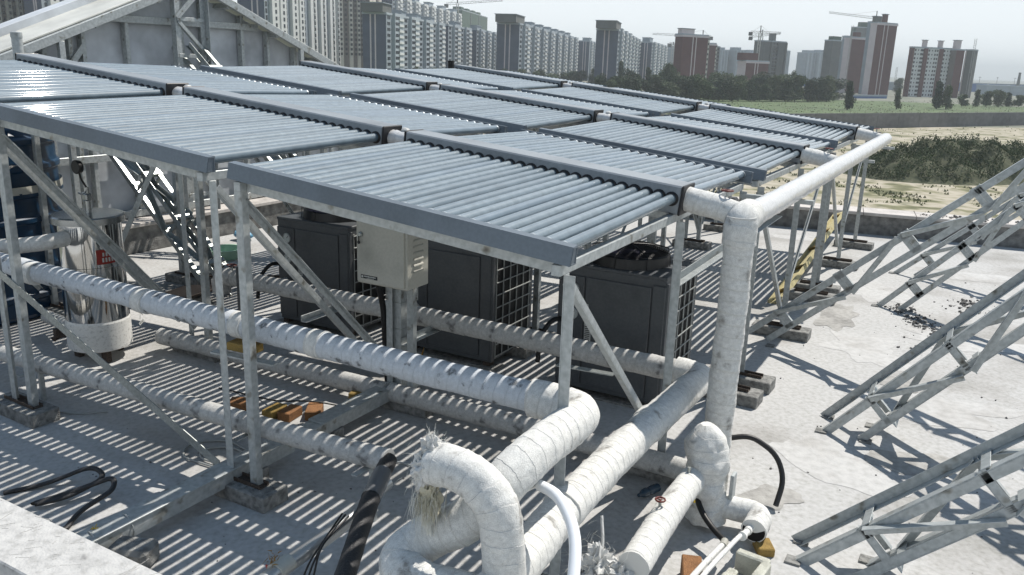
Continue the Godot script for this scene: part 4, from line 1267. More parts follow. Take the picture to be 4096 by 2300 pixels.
	b_pipe(t, "side_branch", rounded([Vector3(0.04, 0.13, 0.0), Vector3(0.30, 0.12, -0.05), Vector3(0.30, 0.11, 0.13)], 0.09, 0.014), 0.068, M.wrap, 20.0)
	vb = mb()
	vb.lathe([Vector2(0.066, 0.0), Vector2(0.060, 0.006), Vector2(0.0, 0.004)], 20, Vector3(0.30, 0.11, 0.125), Basis(Vector3.RIGHT, PI / 2))
	part("open_end", vb, M.dark, t)
	vb = mb()
	vb.box(Vector3(0.13, 0.25, -0.02), Vector3(0.02, 0.17, 0.07), 0.003)
	part("lever_plate", vb, M.steel, t)
	t = thing("valve_pipe", "slimmer white lagged pipe with a small red valve wheel on top", "pipe", Vector3(0.34, 0, 0.85))
	b_pipe(t, "lagging", [Vector3(0.0, 0.31, -0.42), Vector3(0.0, 0.31, -0.1), Vector3(0.01, 0.30, 0.25), Vector3(0.02, 0.29, 0.50)], 0.074, M.wrap, 21.0, 24)
	handwheel(t, Vector3(-0.02, 0.41, 0.06), 0.024)
	vb = mb()
	vb.lathe([Vector2(0.03, 0.0), Vector2(0.034, 0.008), Vector2(0.026, 0.02), Vector2(0.0, 0.03)], 16, Vector3(-0.005, 0.355, -0.36))
	vb.lathe([Vector2(0.010, 0.0), Vector2(0.010, 0.05), Vector2(0.0, 0.05)], 10, Vector3(-0.005, 0.36, -0.36))
	part("cap", vb, M.bright, t)
	vb = mb()
	vb.bar(Vector3(0.05, 0.30, -0.28), Vector3(0.062, 0.26, -0.27), 0.006, 0.02)
	part("tie", vb, M.yellow, t)
	# bend in the foreground with its lagging frayed open
	t = thing("pipe_bend", "white lagged pipe bend with its open end frayed into glass fibre strands", "pipe", Vector3(0.13, 0.5, 2.14))
	b_pipe(t, "lagging", rounded([Vector3(-0.015, 0.02, -0.02), Vector3(-0.03, 0.22, -0.02), Vector3(-0.055, 0.38, -0.02), Vector3(-0.15, 0.468, -0.02), Vector3(-0.27, 0.49, -0.02), Vector3(-0.355, 0.475, -0.02)], 0.12, 0.0105), 0.086, M.wrap, 22.0, 28)
	var e := Vector3(-0.365, 0.47, -0.02)
	for q in [[0.0, 0.05, 0.0, 0.045, 0.06, 0.05], [-0.01, 0.0, 0.05, 0.04, 0.055, 0.04], [-0.01, -0.03, -0.045, 0.04, 0.05, 0.04], [0.01, 0.085, 0.015, 0.022, 0.05, 0.022], [-0.02, -0.06, 0.03, 0.03, 0.06, 0.035], [0.015, 0.02, -0.06, 0.04, 0.05, 0.025]]:
		clump(t, "torn_cloth", e + Vector3(q[0], q[1], q[2]), Vector3(q[3], q[4], q[5]), q[1] * 70.0 + q[2] * 31.0, M.cloth, 0.55)
	clump(t, "glass_wool", e + Vector3(0.01, -0.125, 0.02), Vector3(0.04, 0.075, 0.04), 8.0, M.fibre_old, 0.7)
	clump(t, "glass_wool", e + Vector3(0.0, -0.20, 0.025), Vector3(0.022, 0.07, 0.022), 9.0, M.fibre, 0.7)
	tuft(t, "fibre_tuft", e + Vector3(0.01, 0.10, 0.01), Vector3(-0.05, 1.0, 0.0), 40, 0.06, 0.25, 0.02, M.fibre, 0.0008, 0.012)
	tuft(t, "fibre_tuft", e + Vector3(0.02, 0.06, 0.0), Vector3(0.2, 0.8, 0.1), 90, 0.035, 0.6, 0.06, M.fibre, 0.0007, 0.035)
	tuft(t, "fibre_tuft", e + Vector3(-0.01, -0.02, 0.02), Vector3(-0.6, -0.4, 0.3), 160, 0.05, 0.5, 0.2, M.fibre, 0.0007, 0.04)
	tuft(t, "fibre_tuft", e + Vector3(0.01, -0.12, 0.03), Vector3(0.0, -1.0, 0.1), 260, 0.11, 0.14, 0.15, M.fibre_old, 0.0008, 0.026)
	tuft(t, "fibre_tuft", e + Vector3(0.0, -0.12, 0.03), Vector3(-0.05, -1.0, 0.1), 200, 0.16, 0.12, 0.15, M.fibre, 0.0008, 0.028)
	# foil-jacketed and black-insulated pipes
	t = thing("foil_pipe", "shiny foil-wrapped pipe tied with brass wire, beside the black insulated pipe", "pipe", Vector3(-0.90, 0.15, 2.08))
	vb = mb()
	vb.tube(rounded([Vector3(-0.11, 0.19, -0.66), Vector3(-0.03, 0.19, -0.2), Vector3(0.0, 0.21, 0.15), Vector3(0.03, 0.23, 0.5)], 0.1, 0.02), 0.037, 18, true, lagging(41.0, 0.09, 0.012, 0.05))
	part("foil", vb, M.foil, t)
	vb = mb()
	vb.tube([Vector3(0.0, 0.215, 0.17), Vector3(0.008, 0.22, 0.26)], 0.044, 12, true, lagging(42.0, 0.02, 0.08, 0.2))
	part("tape_band", vb, M.beige, t)
	tuft(t, "wire_tie", Vector3(-0.02, 0.255, 0.24), Vector3(0.1, 0.3, 0.2), 26, 0.05, 0.9, 0.1, M.brass, 0.002, 0.014)
	t = thing("insulated_pipe", "black foam insulated pipe wound with clear tape, running to the near edge", "pipe", Vector3(-0.90, 0.18, 1.72))
	vb = mb()
	vb.tube(rounded([Vector3(-0.16, 0.245, -0.38), Vector3(0.02, 0.24, 0.0), Vector3(0.25, 0.22, 0.42), Vector3(0.45, 0.20, 0.78)], 0.1, 0.02), 0.046, 20, true, lagging(43.0, 0.5, 0.01, 0.06))
	part("foam", vb, M.foam, t)
	vb = mb()
	vb.tube([Vector3(-0.10, 0.243, -0.25), Vector3(0.01, 0.239, -0.02)], 0.049, 20, false, lagging(44.0, 0.05, 0.02, 0.05))
	part("clear_tape", vb, M.film, t)
	for k in 3:
		cable(t, "loose_strip", [Vector3(0.02 + 0.02 * k, 0.27, 0.2), Vector3(0.06 + 0.02 * k, 0.25, 0.34 + 0.05 * k), Vector3(0.02 + 0.03 * k, 0.12, 0.46), Vector3(0.08 + 0.02 * k, -0.12, 0.62)], 0.005, M.black, 6)
func b_pipe(parent: Node, called: String, pts: Array, r: float, m: Material, seed_: float, sides := 22) -> MeshInstance3D:
	var b := mb()
	var p := pts
	if pts.size() < 12: p = rounded(pts, 0.4, 0.0105)
	b.tube(p, r, sides, true, lagging(seed_, 0.0635, 0.03 if m == M.wrap else 0.016))
	return part(called, b, m, parent)

# ---------------------------------------------------------------- small things
func small_things() -> void:
	var b := mb()
	# white plastic hose and PVC water pipes
	var t := thing("white_hose", "smooth white plastic hose curving up to a cut end in the foreground", "hose", Vector3(0.31, 0, 2.2))
	cable(t, "hose", [Vector3(-0.215, 0.84, -0.38), Vector3(-0.10, 0.86, -0.32), Vector3(0.04, 0.80, -0.20), Vector3(0.115, 0.66, -0.02), Vector3(0.14, 0.50, 0.14), Vector3(0.15, 0.2, 0.30), Vector3(0.16, 0.03, 0.36)], 0.0235, M.hose_white, 16, 0.25)
	cable(t, "inner_cord", [Vector3(-0.22, 0.838, -0.385), Vector3(-0.28, 0.80, -0.36), Vector3(-0.33, 0.70, -0.30)], 0.006, M.pvc, 8, 0.1)
	t = thing("pvc_pipe", "thin white PVC water pipe with threaded fittings entering the open branch", "pipe", Vector3(0.66, 0, 0.5))
	cable(t, "pipe", [Vector3(0.02, 0.12, -0.06), Vector3(0.0, 0.15, 0.1), Vector3(-0.05, 0.17, 0.55), Vector3(-0.07, 0.18, 0.9)], 0.0125, M.pvc, 12)
	b.tube([Vector3(0.022, 0.115, -0.10), Vector3(0.018, 0.125, -0.02)], 0.022, 14)
	b.tube([Vector3(0.017, 0.127, -0.01), Vector3(0.013, 0.137, 0.05)], 0.019, 8)
	b.tube([Vector3(0.013, 0.137, 0.055), Vector3(0.011, 0.142, 0.075)], 0.024, 14)
	part("fitting", b, M.pvc, t)
	t = thing("pvc_pipe", "second white PVC pipe joined to the black hose by a hose clamp", "pipe", Vector3(0.62, 0, 0.85))
	cable(t, "pipe", [Vector3(-0.015, 0.13, -0.18), Vector3(-0.05, 0.15, 0.15), Vector3(-0.08, 0.17, 0.55)], 0.015, M.pvc, 12)
	b = mb()
	b.tube([Vector3(-0.02, 0.125, -0.21), Vector3(-0.014, 0.13, -0.15)], 0.020, 12)
	part("clamp", b, M.beige, t)
	t = thing("black_hose", "black rubber hose looping past the pump body to the clamp", "hose", Vector3(0.5, 0, 0.5))
	cable(t, "hose", [Vector3(-0.16, 0.24, -0.12), Vector3(-0.08, 0.16, -0.02), Vector3(0.02, 0.12, 0.06), Vector3(0.10, 0.125, 0.14)], 0.0165, M.black, 12)
	t = thing("black_hose", "black rubber hose arching from behind the tall white pipe to the floor", "hose", Vector3(0.6, 0, -0.1))
	cable(t, "hose", [Vector3(-0.22, 0.34, -0.05), Vector3(-0.10, 0.37, -0.10), Vector3(0.06, 0.28, -0.12), Vector3(0.13, 0.16, -0.06), Vector3(0.12, 0.04, 0.06)], 0.0165, M.black, 12)
	# broken bricks and the pale hollow block on the right
	t = thing("hollow_block", "broken pale hollow block lying on the floor under the PVC pipes", "block", Vector3(0.76, 0, 0.80))
	b = mb()
	for q in [[Vector3(0, 0.06, -0.12), Vector3(0.17, 0.12, 0.05)], [Vector3(0.06, 0.06, 0.02), Vector3(0.05, 0.12, 0.24)], [Vector3(0.0, 0.06, 0.13), Vector3(0.19, 0.12, 0.05)], [Vector3(-0.07, 0.045, 0.06), Vector3(0.05, 0.09, 0.12)]]:
		b.box(q[0], q[1], 0.008, Basis(Vector3.UP, -0.12))
	part("block", b, M.poly, t)
	var bricks := [
		[Vector3(0.52, 0, 0.93), Vector3(0.10, 0.11, 0.21), 0.35, M.brick_o, "orange broken brick under the PVC pipes beside the pale hollow block"],
		[Vector3(0.76, 0, 0.42), Vector3(0.09, 0.05, 0.12), 0.5, M.brick_y, "small yellow brick piece under the open pipe branch"],
		[Vector3(-2.98, 0, 0.60), Vector3(0.20, 0.06, 0.13), 0.5, M.brick_o, "orange tilted brick on the floor next to the paired bricks"],
		[Vector3(-2.68, 0, 0.58), Vector3(0.10, 0.07, 0.17), 0.12, M.brick_y, "yellow brick of the pair lying side by side on the floor"],
		[Vector3(-2.57, 0, 0.54), Vector3(0.10, 0.07, 0.17), 0.15, M.brick_o, "brown-orange brick of the pair lying side by side on the floor"],
		[Vector3(-2.45, 0, 0.42), Vector3(0.11, 0.07, 0.18), 0.6, M.brick_o, "brown brick turned askew with a cable across it"],
		[Vector3(-2.33, 0, 0.10), Vector3(0.10, 0.10, 0.07), 0.3, M.brick_y, "yellow brick piece pushed against the trunking"]]
	for q in bricks:
		t = thing("brick", q[4], "brick", q[0], "loose bricks", q[2])
		b = mb()
		var s: Vector3 = q[1]
		b.box(Vector3(0, s.y * 0.5, 0), s, 0.006)
		part("brick", b, q[3], t)
	t = thing("brick", "yellow brick wedged under the thick striped pipe on a bracket", "brick", Vector3(-2.18, 0.80, 1.27), "loose bricks", 0.1)
	b = mb()
	b.box(Vector3(0, 0.03, 0), Vector3(0.20, 0.05, 0.10), 0.006)
	part("brick", b, M.brick_y, t)
	b = mb()
	b.bar(Vector3(-0.16, 0.0, 0.09), Vector3(0.30, 0.0, 0.09), 0.06, 0.01)
	part("bracket", b, M.steel, t)
	# steel trunking along the floor, in two lengths
	for q in [[1.02, 2.62, "long grey steel trunking with wire ties, reaching the near parapet"], [-0.35, 0.86, "grey steel trunking under the cabinet with coloured wires spilling out"]]:
		t = thing("trunking", q[2], "trunking", Vector3(-2.12, 0, (q[0] + q[1]) * 0.5))
		b = mb()
		var l: float = q[1] - q[0]
		b.box(Vector3(0, 0.115, 0), Vector3(0.125, 0.085, l), 0.004)
		part("channel", b, M.steel, t)
		b = mb()
		b.box(Vector3(0, 0.163, 0), Vector3(0.138, 0.012, l - (0.0 if q[0] > 0.0 else 0.2)), 0.003)
		part("cover", b, M.steel, t)
		for z in [-l * 0.32, l * 0.30]:
			b = mb()
			b.box(Vector3(0, 0.04, z), Vector3(0.16, 0.078, 0.10), 0.006)
			part("support", b, M.concrete, t)
		if q[0] > 0.0:
			for z in [0.36, 0.56]:
				b = mb()
				var pts := []
				for k in 17: pts.append(Vector3(cos(TAU * k / 16.0) * 0.075, 0.115 + sin(TAU * k / 16.0) * 0.062, z + 0.015 * cos(TAU * k / 16.0)))
				b.tube(pts, 0.004, 6, false)
				part("wire_tie", b, M.steel, t)
		else:
			for k in 7:
				cable(t, "wire", [Vector3(-0.02 + 0.008 * k, 0.15, -l * 0.5 + 0.25), Vector3(-0.03 + 0.012 * k, 0.19 + 0.01 * (k % 3), -l * 0.5 + 0.12), Vector3(0.01 + 0.006 * k, 0.20, -l * 0.5 - 0.02), Vector3(0.03, 0.35, -l * 0.5 - 0.08)], 0.004, [M.red, M.yellow, M.black, M.brass][k % 4], 6)
	# loose cables on the floor
	t = thing("floor_cable", "pale thin cable looped on the floor by the double posts", "cable", Vector3(-2.6, 0, 1.2))
	cable(t, "cable", [Vector3(0.25, 0.012, -0.1), Vector3(-0.05, 0.012, -0.16), Vector3(-0.22, 0.012, 0.02), Vector3(-0.10, 0.012, 0.18), Vector3(0.2, 0.012, 0.16)], 0.007, M.grille, 8)
	cable(t, "cable", [Vector3(0.30, 0.02, -0.05), Vector3(0.05, 0.012, -0.10), Vector3(-0.08, 0.012, 0.04), Vector3(0.02, 0.012, 0.13), Vector3(0.24, 0.02, 0.12)], 0.007, M.grille, 8)
	t = thing("floor_cable", "pale thin cable lying in front of the mouldy low pipe", "cable", Vector3(-4.0, 0, 1.35))
	cable(t, "cable", [Vector3(-0.55, 0.01, -0.1), Vector3(-0.2, 0.01, 0.06), Vector3(0.15, 0.01, 0.0), Vector3(0.3, 0.01, -0.16)], 0.006, M.grille, 8)
	t = thing("floor_cable", "dark cable running between the loose bricks", "cable", Vector3(-2.7, 0, 0.35))
	cable(t, "cable", [Vector3(-0.7, 0.01, 0.1), Vector3(-0.25, 0.012, 0.06), Vector3(0.0, 0.085, 0.16), Vector3(0.2, 0.10, 0.05), Vector3(0.35, 0.03, -0.12)], 0.006, M.black, 8)
	t = thing("floor_cable", "grey thin cable curling on the striped floor near the black pipe", "cable", Vector3(-1.5, 0, 0.72))
	cable(t, "cable", [Vector3(-0.2, 0.01, 0.14), Vector3(-0.1, 0.01, -0.02), Vector3(0.1, 0.01, -0.06), Vector3(0.3, 0.01, 0.05)], 0.006, M.steel, 8)
	t = thing("black_strap", "coiled flat black rubber strap on the floor behind the near parapet", "strap", Vector3(-2.75, 0, 2.05))
	b = mb()
	var loop := rounded([Vector3(-0.42, 0.01, 0.18), Vector3(-0.30, 0.02, 0.0), Vector3(-0.14, 0.10, -0.20), Vector3(0.02, 0.08, -0.18), Vector3(-0.02, 0.04, 0.05), Vector3(-0.14, 0.03, 0.22), Vector3(-0.04, 0.05, 0.02), Vector3(0.12, 0.12, -0.16), Vector3(0.20, 0.09, -0.10), Vector3(0.16, 0.03, 0.1), Vector3(0.26, 0.01, 0.26), Vector3(0.10, 0.01, 0.30)], 0.08, 0.015)
	b.tube(loop, 0.016, 10, true, func(_s: float, th: float, r: float) -> float: return r * (0.55 + 0.45 * absf(cos(th))))
	part("strap", b, M.foam, t)
	t = thing("twist_tie", "small yellow twist tie on the end of the trunking", "tie", Vector3(-2.15, 0.165, 2.34))
	b = mb()
	for k in 6: b.tube([Vector3.ZERO, Vector3(0.016 * cos(k * 1.1), 0.012 + 0.008 * sin(k * 2.0), 0.02 * sin(k * 1.1))], 0.0022, 5)
	part("tie", b, M.yellow, t)
	# wad of torn glass fibre lagging in front of the valve pipe
	t = thing("fibre_wad", "tangled wad of torn white glass fibre lagging beside the slim valve pipe", "insulation", Vector3(0.20, 0, 1.32))
	for q in [[0.0, 0.26, 0.06, 0.09], [0.10, 0.24, 0.02, 0.07], [-0.05, 0.17, 0.12, 0.10], [0.09, 0.15, 0.18, 0.09], [0.02, 0.08, 0.2, 0.10], [-0.10, 0.10, 0.08, 0.07], [0.16, 0.09, 0.1, 0.06]]:
		clump(t, "wad", Vector3(q[0], q[1], q[2]), Vector3.ONE * q[3] * 0.8, q[0] * 90.0, M.cloth, 0.8)
	tuft(t, "fibre_tuft", Vector3(0.0, 0.26, 0.05), Vector3(0.1, 0.9, 0.2), 220, 0.05, 0.7, 0.08, M.fibre, 0.0007, 0.055)
	tuft(t, "fibre_tuft", Vector3(-0.03, 0.20, 0.14), Vector3(-0.5, 0.2, 0.6), 260, 0.06, 0.7, 0.12, M.fibre, 0.0007, 0.065)
	tuft(t, "fibre_tuft", Vector3(0.10, 0.18, 0.16), Vector3(0.5, 0.1, 0.5), 220, 0.06, 0.6, 0.12, M.fibre, 0.0007, 0.055)
	cable(t, "cloth_strip", [Vector3(-0.05, 0.44, -0.06), Vector3(-0.01, 0.34, 0.0), Vector3(0.0, 0.27, 0.04)], 0.008, M.wrap, 8)
	b = mb()
	b.box(Vector3(0.14, 0.17, 0.20), Vector3(0.13, 0.05, 0.035), 0.004, Basis(Vector3(0.2, 1, 0.1).normalized(), 0.2))
	part("black_foam", b, M.foam, t)
	# yellowed plank tray leaning among the far posts
	t = thing("plank_tray", "yellowed timber tray with battens leaning low behind the posts", "timber tray", Vector3(-0.52, 0, -4.3))
	b = mb()
	var pa := on_y(3105, 1210, 0.02) - t.position
	var pb := on_y(3365, 850, 0.36) - t.position
	var up := Vector3(-0.5, 1, 0.3).normalized()
	b.bar(pa, pb, 0.14, 0.02, up, 0.003)
	part("board", b, M.cream, t)
	for s in [-1.0, 1.0]:
		b = mb()
		var off: Vector3 = (pb - pa).cross(up).normalized() * 0.075 * s + up * 0.02
		b.bar(pa + off, pb + off, 0.018, 0.06, up, 0.002)
		part("side_rail", b, M.cream, t)
	for k in 5:
		b = mb()
		var p := pa.lerp(pb, 0.08 + 0.21 * k) + up * 0.03
		var sd := (pb - pa).cross(up).normalized() * 0.085
		b.bar(p - sd, p + sd, 0.045, 0.03, up, 0.002)
		part("batten", b, M.brick_y, t)
	# basin, bag, boards by the left parapet
	t = thing("basin", "pale green plastic washing basin on the floor by the left parapet", "basin", Vector3(-6.72, 0, -2.6))
	b = mb()
	b.lathe([Vector2(0.0, 0.012), Vector2(0.15, 0.012), Vector2(0.155, 0.004), Vector2(0.165, 0.0), Vector2(0.205, 0.12), Vector2(0.225, 0.122), Vector2(0.228, 0.130), Vector2(0.200, 0.132), Vector2(0.16, 0.015)], 40)
	part("bowl", b, M.basin, t)
	t = thing("plastic_bag", "crumpled light blue plastic bag on the floor by the left parapet", "bag", Vector3(-7.35, 0, -3.5))
	b = mb()
	var bp := []
	for k in 11: bp.append(Vector2(sin(PI * k / 10.0) * 0.13, 0.06 - cos(PI * k / 10.0) * 0.065))
	b.lathe(bp, 20)
	for i in b.v.size():
		var p: Vector3 = b.v[i]
		b.v[i] = p * (1.0 + 0.5 * fnl.get_noise_3d(p.x * 200.0, p.y * 200.0, p.z * 200.0)) + Vector3(0, 0.012, 0)
	part("bag", b, M.bag, t)
	t = thing("dark_board", "dark sheet board leaning flat on rubble under the collectors near the basin", "board", Vector3(-5.5, 0, -1.0))
	b = mb()
	b.box(Vector3(0, 0.11, 0), Vector3(0.62, 0.025, 0.5), 0.004, Basis(Vector3(0.3, 0.2, 1.0).normalized(), 0.18))
	part("board", b, M.rust, t)
	b = mb()
	b.box(Vector3(0.05, 0.05, 0), Vector3(0.3, 0.09, 0.25), 0.01, Basis(Vector3.UP, 0.4))
	part("rubble", b, M.concrete, t)
	t = thing("concrete_rail", "thin dark kerb line of timber on the floor beyond the basin", "timber", Vector3(-5.3, 0, -2.3))
	b = mb()
	b.bar(Vector3(-0.9, 0.02, 0.6), Vector3(0.9, 0.02, -0.75), 0.04, 0.03)
	part("timber", b, M.rust, t)
	t = thing("water_bottle", "crushed clear blue water bottle on the floor under the pipes", "bottle", Vector3(0.02, 0.036, 0.20))
	b = mb()
	b.lathe([Vector2(0.0, -0.085), Vector2(0.026, -0.082), Vector2(0.028, -0.03), Vector2(0.024, 0.0), Vector2(0.028, 0.02), Vector2(0.024, 0.05), Vector2(0.011, 0.075), Vector2(0.011, 0.09), Vector2(0.0, 0.09)], 18, Vector3.ZERO, Basis(Vector3(1, 0, 0.4).normalized(), PI / 2))
	part("bottle", b, M.bottle, t)
	t = thing("number_tag", "small white card tag marked 2 hanging by the tank on the low pipe", "tag", on_y(567, 1288, 0.28))
	b = mb()
	b.box(Vector3.ZERO, Vector3(0.075, 0.055, 0.002), 0.0005, Basis(Vector3(0.2, 1, 0).normalized(), -0.5) * Basis(Vector3.RIGHT, -0.7))
	var card := part("card", b, M.paper, t)
	var tm := TextMesh.new()
	tm.text = "2"; tm.font_size = 32; tm.pixel_size = 0.0013; tm.depth = 0.001
	var tx := inst("numeral", tm, M.ink, card)
	tx.basis = Basis(Vector3(0.2, 1, 0).normalized(), -0.5) * Basis(Vector3.RIGHT, -0.7)
	tx.position = tx.basis.z * 0.002
	cable(t, "string", [Vector3(-0.02, 0.02, 0.0), Vector3(-0.05, 0.07, -0.03), Vector3(-0.09, 0.03, -0.08)], 0.003, M.grille, 5, 0.05)
	t = thing("plastic_scrap", "small coral red plastic scrap on the striped floor near the foil pipe", "scrap", on_y(1090, 2288, 0.0))
	clump(t, "scrap", Vector3(0, 0.018, 0), Vector3(0.035, 0.02, 0.02), 3.0, M.coral, 0.6)
	t = thing("rubble_block", "white-dusted concrete block behind the white hose by the end post", "concrete block", Vector3(-0.20, 0, 1.52))
	b = mb()
	b.box(Vector3(0, 0.32, 0), Vector3(0.17, 0.12, 0.2), 0.014)
	b.box(Vector3(0.01, 0.20, 0.01), Vector3(0.19, 0.12, 0.2), 0.014)
	part("block", b, M.concrete, t)
	t = thing("concrete_lump", "rough concrete lump under the trunking end at the near parapet", "concrete block", Vector3(-1.95, 0, 2.28))
	b = mb()
	b.box(Vector3(0, 0.06, 0), Vector3(0.22, 0.12, 0.16), 0.02, Basis(Vector3.UP, 0.4))
	part("block", b, M.concrete, t)
	# dark crumbs of broken screed around the truss feet and on the coping
	b = mb()
	var spots := []
	for i in 620:
		var u := pow(rng.randf(), 1.3)
		var p := Vector3(0.86, 0, -5.35).lerp(Vector3(1.36, 0, -4.45), u) + Vector3(rng.randfn(0, 0.07), 0, rng.randfn(0, 0.10))
		spots.append([p, 0.003 + 0.026 * pow(rng.randf(), 5.0)])
	for i in 260: spots.append([Vector3(1.58, 0, -5.9) + Vector3(rng.randfn(0, 0.12), 0, rng.randfn(0, 0.16)), 0.003 + 0.03 * pow(rng.randf(), 5.0)])
	for i in 130: spots.append([Vector3(1.25, 0, -4.0) + Vector3(rng.randfn(0, 0.25), 0, rng.randfn(0, 0.35)), 0.002 + 0.02 * pow(rng.randf(), 5.0)])
	for i in 150: spots.append([Vector3(rng.randf_range(0.2, 2.2), 0, rng.randf_range(-8.0, 1.4)), 0.003 + 0.010 * pow(rng.randf(), 3.0)])
	for i in 150: spots.append([Vector3(rng.randf_range(-4.0, -0.2), 0, rng.randf_range(0.2, 2.4)), 0.003 + 0.009 * pow(rng.randf(), 3.0)])
	for i in 90:
		var s := rng.randf_range(0.6, 2.1)
		spots.append([Vector3(0.124 + s, 0.362, -9.83 - 0.1485 * s - 0.22) + Vector3(0, 0, rng.randfn(0, 0.09)), 0.008 + 0.03 * pow(rng.randf(), 3.0)])
	for q in spots:
		var s: float = q[1]
		b.box((q[0] as Vector3) + Vector3(0, s * 0.35, 0), Vector3(s * rng.randf_range(0.8, 1.8), s * rng.randf_range(0.5, 0.9), s * rng.randf_range(0.8, 1.6)), s * 0.2, Basis(Vector3(rng.randfn(0, 0.3), 1, rng.randfn(0, 0.3)).normalized(), rng.randf() * TAU))
	var cr := part("rubble", b, M.crumb, self)
	tag(cr, "scattered dark crumbs of broken cement on the roof floor", "rubble", "", "stuff")

# ---------------------------------------------------------------- the town behind
func at_px(px: float, py: float, dep: float) -> Vector3: return CAM + ray(px, py) * dep
# slab block standing on the ground. xl, xr: columns where its long face begins and ends, at depths dl, dr;
# xe: column where the end wall stops (left of xl, or right of xr); top: row of the roof edge at the corner the end wall shares
func slab(called: String, label: String, xl: float, dl: float, xr: float, dr: float, xe: float, top: float, wall: Material, endm: Material, thick := 0.0) -> Dictionary:
	var A := depth_at(xl, dl, GROUND)
	var R := depth_at(xr, dr, GROUND)
	var u := (R - A).normalized()
	var nrm := Vector3(-u.z, 0, u.x)
	if nrm.dot(CAM - A) < 0.0: nrm = -nrm
	var left := xe < xl
	var K := A if left else R
	var w := thick
	if w <= 0.0:
		var r := ray(xe, 186.0 + xe * 0.0318)
		var dd: float = (K - CAM).dot(u) / r.dot(u)
		w = clampf(absf((CAM + r * dd - K).dot(nrm)), 8.0, 60.0)
	var dk := dl if left else dr
	var kx := xl if left else xr
	var h := at_px(kx, top, dk).y - GROUND
	var t := thing(called, label, "building", A)
	var len := A.distance_to(R)
	var b := mb()
	var B := Basis(u, Vector3.UP, u.cross(Vector3.UP))
	var ctr := u * len * 0.5 - nrm * w * 0.5
	b.box(ctr + Vector3(0, h * 0.5, 0), Vector3(len, h, w), 0.0, B)
	part("wall", b, wall, t)
	for s in [0, 1]:
		b = mb()
		b.box((Vector3.ZERO if s == 0 else u * len) - nrm * w * 0.5 + u * (-0.06 if s == 0 else 0.06) + Vector3(0, h * 0.5, 0), Vector3(0.14, h, w * 0.985), 0.0, B)
		part("end_wall", b, endm, t)
	b = mb()
	b.box(ctr + Vector3(0, h + 0.5, 0), Vector3(len + 0.5, 1.0, w + 0.5), 0.0, B)
	part("roof", b, M.w_palegrey, t)
	return {"t": t, "u": u, "n": nrm, "len": len, "h": h, "w": w, "B": B, "left": left}
func stripes(d: Dictionary, fr: Array, wide := 0.7) -> void:
	for f in fr:
		var b := mb()
		var o: Vector3 = (d.u * -0.16 if d.left else d.u * (d.len + 0.16)) - d.n * d.w * f
		b.box(o + Vector3(0, d.h * 0.5, 0), Vector3(0.1, d.h, wide), 0.0, d.B)
		part("stripe", b, M.w_trim, d.t)
func roof_house(d: Dictionary, fx: float, fw: float, tall: float, m: Material, fd := 0.6, lid := true) -> void:
	var b := mb()
	var o: Vector3 = d.u * d.len * fx - d.n * d.w * 0.5
	b.box(o + Vector3(0, d.h + 1.0 + tall * 0.5, 0), Vector3(d.len * fw, tall, d.w * fd), 0.0, d.B)
	var p := part("roof_house", b, m, d.t)
	if lid:
		b = mb()
		b.box(o + Vector3(0, d.h + 1.2 + tall, 0), Vector3(d.len * fw + 1.0, 0.4, d.w * fd + 1.0), 0.0, d.B)
		part("slab", b, M.w_grey, p)
# bays: projecting shafts with a window and a pale balcony front on every floor
func bays(d: Dictionary, n: int, floors: int, shaft: Material, panel: Material, proud := 1.6, share := 0.5, from := 0, small := true) -> void:
	var fh: float = d.h / floors
	var bw: float = d.len / n
	var wm := mb()
	wm.box(Vector3.ZERO, Vector3(bw * share * 0.46, fh * 0.5, 0.16), 0.0, d.B)
	var wmesh := wm.mesh()
	var pm := mb()
	pm.box(Vector3.ZERO, Vector3(bw * share * 0.52, fh * 0.40, 0.5), 0.0, d.B)
	var pmesh := pm.mesh()
	var sm := mb()
	sm.box(Vector3.ZERO, Vector3(bw * 0.16, fh * 0.5, 0.16), 0.0, d.B)
	var smesh := sm.mesh()
	for i in n:
		var c: Vector3 = d.u * bw * (i + 0.58)
		var b := mb()
		b.box(c + d.n * proud * 0.5 + Vector3(0, d.h * 0.5 + 0.6, 0), Vector3(bw * share, d.h + 1.2, proud), 0.0, d.B)
		part("bay", b, shaft, d.t)
		for f in range(from, floors):
			var y := fh * (f + 0.55)
			var w := inst("window", wmesh, M.glass, d.t)
			w.position = c - d.u * bw * share * 0.22 + d.n * (proud + 0.04) + Vector3(0, y + fh * 0.1, 0)
			var p := inst("balcony_front", pmesh, panel, d.t)
			p.position = c + d.u * bw * share * 0.20 + d.n * (proud + 0.2) + Vector3(0, y - fh * 0.16, 0)
			if small:
				var q := inst("window", smesh, M.glass, d.t)
				q.position = d.u * bw * (i + 0.14) + d.n * 0.04 + Vector3(0, y, 0)
